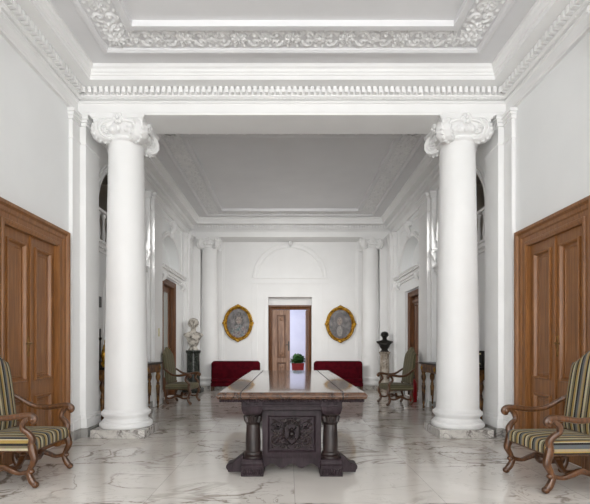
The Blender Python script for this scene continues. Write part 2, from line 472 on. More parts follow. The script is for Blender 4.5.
# ---- ceilings: coffer profile and flat field
ceilprof = [(0.0,5.12),(0.40,HC),(0.655,HC),(0.66,5.03),(0.69,5.012),(0.72,5.012),(0.745,5.03),(0.75,5.055),(1.10,5.055),(1.105,5.02),(1.13,5.002),(1.17,4.997),(1.205,5.003),(1.21,5.07)]
a = MB().rectloops(-W, W, Y0, YS, ceilprof, True); a.box(-W-0.3, W+0.3, Y0-0.3, YS+0.3, 5.3, 5.4)
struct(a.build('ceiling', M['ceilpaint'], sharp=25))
b_ = MB().rectloops(-W, W, YB, YE, ceilprof, True); b_.box(-W-0.3, W+0.3, YB-0.2, YF+0.3, 5.3, 5.4)
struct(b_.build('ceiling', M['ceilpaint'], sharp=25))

# ---- screen beam and far beam
tn = [0]
def trim(mb, mat='plaster', sharp=30, bevel=0.0):
    tn[0] += 1
    return struct(mb.build('trim_%d' % tn[0], M[mat], sharp=sharp, bevel=bevel))
trim(MB().box(-W, W, YS, YB, HB, 5.3))
trim(MB().box(-W, W, YE, YF, HB, 5.3))
# ---- entablatures round both halls, with dentils and a bead row
entprof = [(0.0,HB),(0.045,HB),(0.045,4.60),(0.05,4.605),(0.05,4.715),(0.075,4.73),(0.075,4.745),(0.035,4.75),(0.035,4.765),(0.07,4.775),(0.10,4.795),(0.11,4.80),(0.11,4.895),(0.30,4.897),(0.335,4.895),(0.34,4.945),(0.355,4.95),(0.36,4.97),(0.375,4.985),(0.385,5.015),(0.41,5.03),(0.415,5.075)]
def dentils(mb, x0, x1, y0, y1, p0, p1, z0, z1, step, wd):
    for ax, a0, a1 in (('x', x0+p1, x1-p1), ('y', y0+p1, y1-p1)):
        n = int((a1-a0)/step); st = (a1-a0)/n
        for i in range(n+1):
            c = a0+i*st
            for s in (0, 1):
                if ax == 'x':
                    if s == 0: mb.box(c-wd/2, c+wd/2, y1-p1, y1-p0, z0, z1)
                    elif y0 > 0: mb.box(c-wd/2, c+wd/2, y0+p0, y0+p1, z0, z1)
                elif c > 1.5:
                    if s == 0: mb.box(x0+p0, x0+p1, c-wd/2, c+wd/2, z0, z1)
                    else: mb.box(x1-p1, x1-p0, c-wd/2, c+wd/2, z0, z1)
    return mb
for (y0, y1) in ((Y0, YS), (YB, YE)):
    mb = MB().rectloops(-W, W, y0, y1, entprof)
    dentils(mb, -W, W, y0, y1, 0.10, 0.185, 4.812, 4.892, 0.078, 0.046)
    dentils(mb, -W, W, y0, y1, 0.05, 0.085, 4.774, 4.790, 0.052, 0.030)
    trim(mb, sharp=25)

# ---- carved plaster bands on the ceilings
def relief(nu, nv, w, h, discs, base=0.0):
    U, V = np.meshgrid(np.linspace(-w/2, w/2, nu), np.linspace(-h/2, h/2, nv))
    Z = np.full(U.shape, base)
    for x, y, r, z in discs:
        d2 = ((U-x)**2+(V-y)**2)/(r*r)
        Z = np.maximum(Z, z*np.sqrt(np.clip(1-d2, 0, 1)))
    return U, V, Z
def stroke(pts, r0, r1, z0, z1, n=14):
    out = []
    L = len(pts)-1
    for i in range(L):
        for k in range(n):
            t = (i+k/n)/L
            x = pts[i][0]+(pts[i+1][0]-pts[i][0])*k/n; y = pts[i][1]+(pts[i+1][1]-pts[i][1])*k/n
            out.append((x, y, r0+(r1-r0)*t, z0+(z1-z0)*t))
    return out
def spiral(cx, cy, R, a0, turns, sgn, n=26, k=0.25):
    return [(cx+R*(1-(1-k)*t)*math.cos(a0+sgn*turns*2*PI*t), cy+R*(1-(1-k)*t)*math.sin(a0+sgn*turns*2*PI*t)) for t in [i/n for i in range(n+1)]]
def rosette(cx, cy, R, n=8, z=0.03):
    d = [(cx, cy, R*0.30, z*1.25)]
    for k in range(n):
        a = 2*PI*k/n
        d += stroke([(cx+R*0.4*math.cos(a), cy+R*0.4*math.sin(a)), (cx+R*0.85*math.cos(a), cy+R*0.85*math.sin(a))], R*0.17, R*0.20, z*0.8, z, 5)
        b = a+PI/n
        d += [(cx+R*0.95*math.cos(b), cy+R*0.95*math.sin(b), R*0.16, z*0.6)]
    return d
def leaf(x, y, a, L, z=0.022):
    ex, ey = x+L*math.cos(a), y+L*math.sin(a)
    d = stroke([(x,y),(ex,ey)], L*0.12, L*0.05, z, z*0.6, 8)
    for t in (0.3, 0.55, 0.8):
        for s in (-1, 1):
            px, py = x+(ex-x)*t, y+(ey-y)*t; b = a+s*0.9
            d += stroke([(px,py),(px+L*0.34*(1.1-t)*math.cos(b), py+L*0.34*(1.1-t)*math.sin(b))], L*0.09, L*0.07, z*0.9, z*0.8, 5)
    return d
def band_discs(P, H):
    d = []
    d += rosette(0, 0, 0.105, 8, 0.034)
    for s in (-1, 1):
        for q in (-1, 1):
            d += stroke(spiral(s*0.20, q*0.055, 0.075, PI if s > 0 else 0, 0.95, -s*q), 0.018, 0.012, 0.026, 0.024, 3)
            d += leaf(s*0.11, q*0.10, (0 if s > 0 else PI)+s*q*0.6, 0.12)
            d += leaf(s*0.27, q*0.03, (0 if s > 0 else PI)+s*q*0.75, 0.12)
            d.append((s*0.20, q*0.055, 0.026, 0.032))
            d.append((s*0.06, q*0.135, 0.024, 0.024)); d.append((s*0.29, q*0.14, 0.022, 0.02))
        d += rosette(s*P/2, 0, 0.07, 6, 0.026)
    return d
def bandmesh(mb, runs, w, nu, nv):
    """runs: (x0,y0,dx,dy,length,count): the run direction is (dx,dy), its width is across"""
    for (x0, y0, dx, dy, L, n) in runs:
        P = L/n
        U, V, Z = relief(nu, nv, P, w, band_discs(P, w))
        for k in range(n):
            cx, cy = x0+dx*P*(k+0.5), y0+dy*P*(k+0.5)
            # rosettes stand on the joints: shift by half a period
            mb.grid(nu, nv, lambda i, j: (cx+dx*U[j,i]-dy*V[j,i], cy+dy*U[j,i]+dx*V[j,i], 5.0565-np.roll(Z, nu//2, 1)[j,i]))
    return mb
def corners(mb, pts, w, n):
    d = rosette(0,0,0.12,8,0.04)
    for k in range(4):
        d += leaf(0.08*math.cos(PI/4+k*PI/2), 0.08*math.sin(PI/4+k*PI/2), PI/4+k*PI/2, 0.13)
        d += leaf(0.10*math.cos(k*PI/2), 0.10*math.sin(k*PI/2), k*PI/2, 0.09)
    U, V, Z = relief(n, n, w, w, d)
    for cx, cy in pts:
        mb.grid(n, n, lambda i, j: (cx+U[j,i], cy+V[j,i], 5.0565-Z[j,i]))
bw = 0.345; bc = 0.925
for (y0, y1, nu, nv, ylo) in ((Y0, YS, 60, 32, 1.2), (YB, YE, 38, 20, YB)):
    mb = MB(); xi = W-bc-bw/2; e = y1-bc-bw/2
    ys = max(y0+bc+bw/2, ylo)
    n = max(2, round((e-ys)/0.66))
    bandmesh(mb, [(-xi, y1-bc, 1, 0, 2*xi, 6), (-W+bc, ys, 0, 1, e-ys, n), (W-bc, ys, 0, 1, e-ys, n)], bw, nu, nv)
    if y0 > 0: bandmesh(mb, [(-xi, y0+bc, 1, 0, 2*xi, 6)], bw, nu, nv)
    pts = [(-W+bc, y1-bc), (W-bc, y1-bc)]
    if y0 > 0: pts += [(-W+bc, y0+bc), (W-bc, y0+bc)]
    corners(mb, pts, bw, nv)
    trim(mb, 'stucco', sharp=60)

# ---- antae of the screen and wall pilasters
def pil(mb, sg, d, y0, y1, zc=HB):
    """pilaster on a side wall, projecting d"""
    x = sg*W; a, b = sorted((x, x-sg*d)); zc = zc-0.002
    xa, xb = (a, b)
    mb.box(xa, xb, y0, y1, 0, zc)
    for z0, z1, o in ((0.13,0.26,0.022),(0.26,0.31,0.012),(zc-0.40,zc-0.375,0.012),(zc-0.14,zc-0.09,0.02),(zc-0.09,zc-0.05,0.034),(zc-0.05,zc-0.001,0.05)):
        a, b = sorted((x, x-sg*(d+o)))
        mb.box(a, b, y0-o, y1+o, z0, z1)
for side, sg, mp in SIDES:
    m1 = MB(); pil(m1, sg, 0.055, 6.22, YS-0.01); trim(m1, bevel=0.006)
    m1 = MB(); pil(m1, sg, 0.135, YS, YB-0.03); trim(m1, bevel=0.006)
    for yc, h1, h2 in ((9.95, 0.40, 0.30), (13.32, 0.30, 0.20)):
        m1 = MB(); pil(m1, sg, 0.10, yc-h1, yc+h1); pil(m1, sg, 0.17, yc-h2, yc+h2); trim(m1, bevel=0.006)
    # tribune: archivolt, sill cornice; niche archivolt, keystone, ledge with brackets
    t = MB()
    t.strip(mp, arc(TU, TW, TV, TR), [(0,0),(0,0.03),(0.05,0.04),(0.06,0.02),(0.10,0.03),(0.11,0)])
    for z0, z1, o in ((2.80,2.86,0.03),(2.86,2.93,0.06),(2.93,2.965,0.09)): t.mbox(mp, 6.95, 9.53, z0, z1, -0.02, o)
    trim(t, sharp=40)
    t = MB()
    t.strip(mp, arc(NU, NW, NV, NR), [(0,0),(0,0.045),(0.05,0.055),(0.06,0.03),(0.11,0.045),(0.12,0)])
    for z0, z1, o in ((3.00,3.05,0.05),(3.05,3.12,0.09),(3.12,3.17,0.15),(3.17,3.20,0.18)): t.mbox(mp, NU-1.12, NU+1.2, z0, z1, -0.02, o)
    for uu in (10.62, 12.60):
        t.tube([mp(uu,3.02,0.02),mp(uu,3.00,0.12),mp(uu,2.92,0.13),mp(uu,2.85,0.05)], [0.06,0.065,0.05,0.035], 8, 4)
    k = NV+NR
    t.tube([mp(NU,k+0.34,0.01),mp(NU,k+0.31,0.12),mp(NU,k+0.22,0.11),mp(NU,k+0.10,0.05),mp(NU,k+0.02,0.08),mp(NU,k-0.01,0.02)], [0.06,0.075,0.065,0.05,0.055,0.035], 10, 4)
    t.mbox(mp, NU-0.11, NU+0.11, k+0.34, k+0.39, -0.01, 0.15)
    t.strip(mp, [(NU-1.0,HB-0.16),(NU+1.0,HB-0.16)], [(0,0),(0.02,0.03),(0.05,0.03),(0.07,0)])
    t.strip(mp, [(12.78,3.0),(12.78,HB-0.1)], [(0,0),(0.01,0.02),(0.03,0.02),(0.04,0)])
    trim(t, sharp=45)
    # blind arch below the tribune
    t = MB(); pts = [(TU-0.85,0.4)]+arc(TU, 0.85, 2.1, 0.6)+[(TU+0.85,0.4)]
    t.strip(mp, pts, [(0,0),(0.01,0.025),(0.04,0.03),(0.07,0.012),(0.075,0)]); trim(t, sharp=45)
    # scroll corbel on the pilaster
    t = MB(); t.tube([mp(9.51,3.32,0.01),mp(9.51,3.29,0.10),mp(9.51,3.2,0.09),mp(9.51,3.08,0.03)], [0.03,0.035,0.03,0.02], 8, 4); t.mbox(mp, 9.46,9.549,3.32,3.35,0,0.12); trim(t, sharp=45)
    # baseboards
    def bb(y0, y1, d=0.02):
        m_ = MB(); m_.mbox(mp, y0, y1, 0, 0.125, -0.005, d); m_.mbox(mp, y0, y1, 0.125, 0.14, -0.005, d*0.6); return m_
    m_ = bb(Y0, DU0-0.32); m_2 = bb(6.20, YS-0.03, 0.08); 
    for q in (m_2, bb(6.96, 9.52), bb(9.53, 10.37, 0.125), bb(10.37, EU0), bb(EU1, 13.0), bb(13.0, 13.64, 0.125)):
        n = len(m_.v); m_.v += q.v; m_.f += [[i+n for i in f] for f in q.f]
    # front and back cheeks of the screen pier's base
    a, b = sorted((sg*W, sg*(W-0.17))); m_.box(a, b, YS-0.024, YB-0.006, 0, 0.127)
    struct(m_.build('baseboard_'+side, M['skirt'], bevel=0.004))
m_ = MB(); 
for x0, x1 in ((-W, -OU-0.12), (OU+0.12, W)): m_.mbox(mpF, x0, x1, 0, 0.14, -0.005, 0.025); m_.mbox(mpF, x0, x1, 0.14, 0.16, -0.005, 0.012)
struct(m_.build('baseboard_far', M['plaster'], bevel=0.004))

# far wall: pilaster strips, blind arch over the door, impost band, panel lines
t = MB()
for s in (-1, 1):
    t.mbox(mpF, s*2.45-0.38, s*2.45+0.38, 0, HB-0.002, -0.01, 0.03)
    t.mbox(mpF, s*2.45-0.33, s*2.45+0.33, 0, HB-0.002, -0.01, 0.05)
    a, b = sorted((s*(OU+0.0), s*(OU+0.13))); t.mbox(mpF, a, b, 0, OH+0.0, -0.01, 0.022)
    a, b = sorted((s*1.02, s*1.20)); t.mbox(mpF, a, b, 0, 3.22, -0.01, 0.015)
t.mbox(mpF, -OU-0.13, OU+0.13, OH, OH+0.13, -0.01, 0.022)
for s in (-1, 1):
    a, b = sorted((s*2.70, s*W)); t.box(a, b, YE-0.04, YF, 0, HB-0.003)
trim(t, bevel=0.004)
t = MB(); t.strip(mpF, arc(0, 1.0, 3.455, 0.93), [(0,0),(0.005,0.03),(0.05,0.035),(0.06,0.02),(0.13,0.025),(0.15,0.045),(0.17,0.04),(0.175,0)])
for z0, z1, o in ((3.25,3.29,0.04),(3.29,3.42,0.022),(3.42,3.455,0.055)): t.mbox(mpF, -1.2, 1.2, z0, z1, -0.01, o)
trim(t, sharp=45)
t = MB(); t.tube([mpF(0,HB,0.10),mpF(0,HB-0.06,0.16),mpF(0,HB-0.13,0.03)], [0.05,0.06,0.03], 8, 4); trim(t, sharp=45)

# engaged capital at the edge of the picture: pilasters of the next bay toward the camera
def volute(mb, c, ang, R, th, zc):
    """corner scroll: a thick spiral disc standing in the vertical plane of direction ang"""
    ux, uy = math.cos(ang), math.sin(ang)
    def P(a, b, d): return (c[0]+ux*a-uy*d, c[1]+uy*a+ux*d, zc+b)
    n = 40
    rad = [R*(0.93+0.07*abs(math.sin(5.5*2*PI*k/n/1.0*0.5*2))) for k in range(n)]
    rings = [(0.0,-th*0.34),(0.55,-th*0.36),(0.9,-th*0.5),(1.0,-th*0.42),(1.0,0.0),(1.0,th*0.42),(0.9,th*0.5),(0.55,th*0.36),(0.0,th*0.34)]
    v = []; f = []
    for q, d in rings:
        for k in range(n):
            a = 2*PI*k/n; v.append(P(q*rad[k]*math.cos(a), q*rad[k]*math.sin(a), d))
    for i in range(len(rings)-1):
        for k in range(n): f.append((i*n+k, i*n+(k+1) % n, (i+1)*n+(k+1) % n, (i+1)*n+k))
    mb.add(v, f)
    for s in (-1, 1):
        pts = [P(x, y, s*th*0.42) for x, y in spiral(0, 0, R*0.78, PI*0.6, 1.7, 1, 34, 0.22)]
        mb.tube(pts, [R*0.135*(1-0.4*i/len(pts)) for i in range(len(pts))], 6, 1)
        mb.ball(P(0,0,s*th*0.42), R*0.17, None, None, 8, 6)
        for k in range(6):
            a = 2*PI*k/6; mb.ball(P(R*0.30*math.cos(a), R*0.30*math.sin(a), s*th*0.40), R*0.10, None, None, 6, 5)
    for k in range(9):   # leafy rim
        a = -2.6+k*0.42
        mb.ball(P(R*0.96*math.cos(a), R*0.96*math.sin(a), 0), R*0.16, R*0.16, R*0.16, 8, 6)
def capital_mesh():
    mb = MB(); z = 4.28
    mb.lathe([(0.255,z-0.02),(0.262,z-0.01),(0.285,z),(0.292,z+0.018),(0.285,z+0.036),(0.262,z+0.042),(0.262,z+0.055),(0.30,z+0.07),(0.335,z+0.10),(0.345,z+0.13),(0.335,z+0.155),(0.325,z+0.165),(0.325,z+0.24)], segs=48)
    for k in range(20):      # egg row
        a = 2*PI*k/20; mb.ball((0.325*math.cos(a), 0.325*math.sin(a), z+0.115), 0.035, 0.035, 0.05, 8, 6)
    mb.stack(-0.30, 0.30, -0.30, 0.30, [(4.425,-0.02),(4.44,0.0),(4.50,0.02)])
    # abacus with hollowed sides
    for z0, z1, o in ((4.475,4.515,0.0),(4.515,4.535,0.02),(4.535,4.589,0.035)):
        pts = []
        for s in range(4):
            A = s*PI/2
            for i in range(12):
                t = -1+2*i/12
                x = t*(0.345+o); y = -(0.345+o)+0.05*(1-t*t)
                pts.append((x*math.cos(A)-y*math.sin(A), x*math.sin(A)+y*math.cos(A)))
        n = len(pts)
        mb.add([(x,y,z0) for x,y in pts]+[(x,y,z1) for x,y in pts], [tuple(range(n-1,-1,-1)), tuple(range(n,2*n))]+[(i,(i+1) % n,n+(i+1) % n,n+i) for i in range(n)])
    for s in range(4):
        A = PI/4+s*PI/2
        volute(mb, (0.345*math.cos(A), 0.345*math.sin(A)), A, 0.155, 0.19, 4.39)
        # band linking the scrolls, and the flower of the abacus
        B = s*PI/2
        def R_(x, y, zz): return (x*math.cos(B)-y*math.sin(B), x*math.sin(B)+y*math.cos(B), zz)
        mb.tube([R_(-0.27,-0.30,4.43),R_(-0.19,-0.325,4.49),R_(-0.09,-0.335,4.51),R_(0.09,-0.335,4.51),R_(0.19,-0.325,4.49),R_(0.27,-0.30,4.43)], [0.022,0.024,0.022,0.022,0.024,0.022], 8, 4)
        for k in range(6):
            a = 2*PI*k/6; mb.ball(R_(0.05*math.cos(a), -0.345, 4.53+0.05*math.sin(a)), 0.032, 0.03, 0.032, 8, 6)
        mb.ball(R_(0,-0.37,4.53), 0.025, None, None, 8, 6)
    return mb
CAP = capital_mesh()
def column(name_label, x, y, group):
    t = thing('column', name_label, 'column', (x, y, 0), 0, group); t['kind'] = 'thing'
    MB().box(-0.38, 0.38, -0.36, 0.36, 0, 0.12).build('plinth', M['plinth'], t, bevel=0.006)
    bp = [(0.30,0.12),(0.355,0.12),(0.372,0.135),(0.376,0.16),(0.37,0.185),(0.352,0.203),(0.335,0.208),(0.335,0.222),(0.318,0.232),(0.310,0.255),(0.315,0.275),(0.335,0.287),(0.335,0.296),(0.350,0.305),(0.354,0.325),(0.348,0.345),(0.330,0.353),(0.318,0.37),(0.306,0.385)]
    MB().lathe(bp, segs=64).build('base', M['plaster'], t, sharp=25)
    sh = []
    for i in range(25):
        u = i/24; r = 0.304-0.056*(u**1.3)
        sh.append((r, 0.38+u*(4.275-0.38)))
    MB().lathe(sh, segs=64).build('shaft', M['plaster'], t)
    o = MB(); o.v = list(CAP.v); o.f = [list(f) for f in CAP.f]; o.build('capital', M['plaster'], t, loc=(0,0,-0.025), sharp=50)
    return t
c0 = column('large white column in front on the left, scroll capital and marble plinth', -2.45, 6.71, 'columns of the front screen')
dup(c0, (2.45, 6.71, 0), 0, 'large white column in front on the right, scroll capital and marble plinth', 'columns of the front screen')
f1 = dup(c0, (-2.45, 13.78, 0), 0, 'distant white column at the far wall, left, behind the pale marble bust', 'columns of the far wall')
f2 = dup(c0, (2.45, 13.78, 0), 0, 'distant white column at the far wall, right, behind the dark bust', 'columns of the far wall')
f1.scale = f2.scale = (0.9, 0.9, 1)
for sg in (-1, 1):
    t = MB(); x0, x1 = sorted((sg*W, sg*(W-0.10)))
    t.box(x0, x1, 3.74, 4.22, 0, HB)
    t.M = Matrix.Translation((sg*3.20, 3.98, -0.026)); n = len(t.v)
    t.add(CAP.v, CAP.f)
    trim(t, sharp=50)

# ---- doors
def two_leaf_door(name, mp, u0, u1, H, mat, lock=True, split=0.80):
    r = sroot(name)
    cs = [(-0.03,-0.09),(-0.006,-0.09),(-0.006,0.03),(0.03,0.045),(0.06,0.045),(0.07,0.03),(0.13,0.035),(0.15,0.05),(0.20,0.055),(0.225,0.085),(0.265,0.09),(0.275,0.075),(0.28,0.0)]
    MB().casing(mp, u0, u1, H, [(o*0.82, d) for o, d in cs]).build('casing', M[mat], r, sharp=25)
    um = (u0+u1)/2
    for k, (a, b) in enumerate(((u0+0.008, um-0.003), (um+0.003, u1-0.008))):
        lf = MB(); st = 0.085; d0, d1 = -0.085, -0.015
        rails = [(0.005,0.20),(split-0.09,split+0.09),(H-0.12,H-0.005)]
        lf.mbox(mp, a, a+st, 0.005, H-0.005, d0, d1); lf.mbox(mp, b-st, b, 0.005, H-0.005, d0, d1)
        for z0, z1 in rails: lf.mbox(mp, a+st, b-st, z0, z1, d0, d1)
        pr = [(0,d1),(0.001,d1+0.016),(0.010,d1+0.024),(0.024,d1+0.020),(0.034,d1+0.004),(0.040,d1-0.018),(0.062,d1-0.020),(0.066,d1-0.014),(0.080,d1-0.012),(0.085,d1-0.018)]
        ob = lf.build('leaf', M[mat], r, sharp=25)
        for z0, z1 in ((0.20,split-0.09),(split+0.09,H-0.12)):
            MB().panel(mp, a+st, b-st, z0, z1, pr).build('panel', M[mat], ob, sharp=20)
        if lock and k == 0:
            h = MB(); uu = b-0.05
            h.mbox(mp, uu-0.022, uu+0.022, 1.18, 1.42, d1-0.002, d1+0.008)
            h.tube([mp(uu,1.33,d1),mp(uu,1.33,d1+0.05)], 0.010, 8, 1)
            h.tube([mp(uu,1.33,d1+0.05),mp(uu-0.05,1.335,d1+0.055),mp(uu-0.11,1.325,d1+0.05)], [0.012,0.011,0.009], 8, 3)
            h.build('handle', M['brass'], ob)
    if not lock: return r
    # meeting bead
    MB().mbox(mp, um-0.02, um+0.02, 0.005, H-0.005, -0.05, 0.004).build('meeting_bead', M[mat], r, bevel=0.004)
    return r
two_leaf_door('door_1', mpL, DU0, DU1, DH, 'door'); two_leaf_door('door_2', mpR, DU0, DU1, DH, 'door')
# far side doors
r = sroot('door_3'); EH = EHS['left']
MB().casing(mpL, EU0+0.10, EU1-0.10, EH-0.12, [(-0.03,-0.2),(-0.03,-0.02),(0.0,-0.0),(0.03,0.01),(0.06,-0.005),(0.095,0.015),(0.10,-0.02)]).build('casing', M['door_dark'], r, sharp=25)
lf = MB(); a, b, d = EU0+0.13, EU1-0.13, -0.12
for u0, u1 in ((a, a+0.13), (b-0.13, b)): lf.mbox(mpL, u0, u1, 0.005, EH-0.15, d-0.05, d)
for z0, z1 in ((0.005,0.5),(EH-0.30,EH-0.15)): lf.mbox(mpL, a+0.13, b-0.13, z0, z1, d-0.05, d)
ob = lf.build('leaf', M['door_dark'], r, bevel=0.006)
MB().mbox(mpL, a+0.13, b-0.13, 0.5, EH-0.30, d-0.03, d-0.02).build('pane', M['glass'], ob)
MB().mbox(mpL, b-0.10, b-0.05, 1.0, 1.25, d, d+0.03).build('handle', M['brass'], ob)
r = sroot('door_4'); EH = EHS['right']
MB().casing(mpR, EU0+0.10, EU1-0.10, EH-0.12, [(-0.03,-0.28),(-0.03,-0.10),(0.0,-0.08),(0.03,-0.07),(0.06,-0.085),(0.095,-0.07),(0.10,-0.10)]).build('casing', M['door_dark'], r, sharp=25)
lf = MB(); a, b, d = EU0+0.13, EU1-0.13, -0.2
for u0, u1 in ((a, a+0.13), (b-0.13, b)): lf.mbox(mpR, u0, u1, 0.005, EH-0.15, d-0.05, d)
for z0, z1 in ((0.005,0.25),(0.9,1.05),(EH-0.35,EH-0.15)): lf.mbox(mpR, a+0.13, b-0.13, z0, z1, d-0.05, d)
ob = lf.build('leaf', M['door_dark'], r, bevel=0.006)
for z0, z1 in ((0.25,0.9),(1.05,EH-0.35)): MB().panel(mpR, a+0.13, b-0.13, z0, z1, [(0,d),(0.02,d+0.015),(0.05,d-0.02),(0.1,d-0.02),(0.13,d-0.005)]).build('panel', M['door_dark'], ob, sharp=20)
q = MB(); q.mbox(mpR, EU0+0.2, EU1-0.2, EH-0.32, EH-0.25, d, d+0.07); q.mbox(mpR, EU0+0.25, EU1-0.25, EH-0.38, EH-0.32, d, d+0.04); q.build('cornice', M['door_dark'], r, bevel=0.006)
# end door: one carved leaf closed, the other open
r = sroot('door_5')
dy = -0.20
MB().casing(mpF, -OU+0.10, OU-0.10, OH-0.36, [(-0.02,dy-0.08),(-0.02,dy),(0.0,dy+0.02),(0.03,dy+0.03),(0.06,dy+0.01),(0.09,dy+0.03),(0.10,dy)]).build('casing', M['door_dark'], r, sharp=25)
q = MB(); q.mbox(mpF, -OU, OU, OH-0.30, OH-0.24, dy-0.06, dy+0.05); q.build('lintel', M['door_dark'], r, bevel=0.006)
MB().mbox(mpF, -OU, OU, OH-0.24, OH, dy-0.14, dy-0.10).build('transom', M['plaster'], r)
M['enddoor'] = wood('light_brown_door_wood', srgb(92,62,44), srgb(136,100,76), srgb(170,134,108), (7,7,0.6), 0.4)
lf = MB(); a, b, H = -OU+0.12, 0.0, OH-0.385; d = dy-0.03
for u0, u1 in ((a, a+0.15), (b-0.13, b)): lf.mbox(mpF, u0, u1, 0.005, H, d-0.05, d)
for z0, z1 in ((0.005,0.22),(0.78,0.92),(H-0.16,H)): lf.mbox(mpF, a+0.15, b-0.13, z0, z1, d-0.05, d)
ob = lf.build('leaf', M['enddoor'], r, bevel=0.006)
for z0, z1 in ((0.22,0.78),(0.92,H-0.16)):
    MB().panel(mpF, a+0.185, b-0.165, z0+0.035, z1-0.035, [(0,d-0.03),(0.04,d-0.02),(0.05,d-0.018)]).build('panel', M['enddoor'], ob, sharp=20)
    fr_ = MB(); u_ = a+0.15, b-0.13; fr_.panel(mpF, u_[0], u_[1], z0, z1, [(0,d),(0.0,d+0.018),(0.03,d+0.018),(0.045,d-0.032),(0.06,d-0.034)]); fr_.build('panel_moulding', M['door_dark'], ob, sharp=20)
    c = MB(); cu = (a+0.15+b-0.13)/2
    c.ball(mpF(cu, z1-0.14, d+0.01), 0.06, 0.02, 0.05, 10, 6); c.ball(mpF(cu, z0+0.14, d+0.01), 0.06, 0.02, 0.05, 10, 6); c.build('carving', M['enddoor'], ob)
h = MB(); h.mbox(mpF, b-0.06, b-0.02, 1.15, 1.45, d, d+0.012); h.tube([mpF(b-0.04,1.34,d),mpF(b-0.04,1.34,d+0.06),mpF(b-0.13,1.34,d+0.06)], [0.012,0.012,0.01], 8, 2); h.build('handle', M['black'], ob)
lf = MB(); lf.box(OU-0.17, OU-0.12, YF+0.28, YF+0.9, 0.005, H); lf.build('leaf', M['door_dark'], r, bevel=0.006)
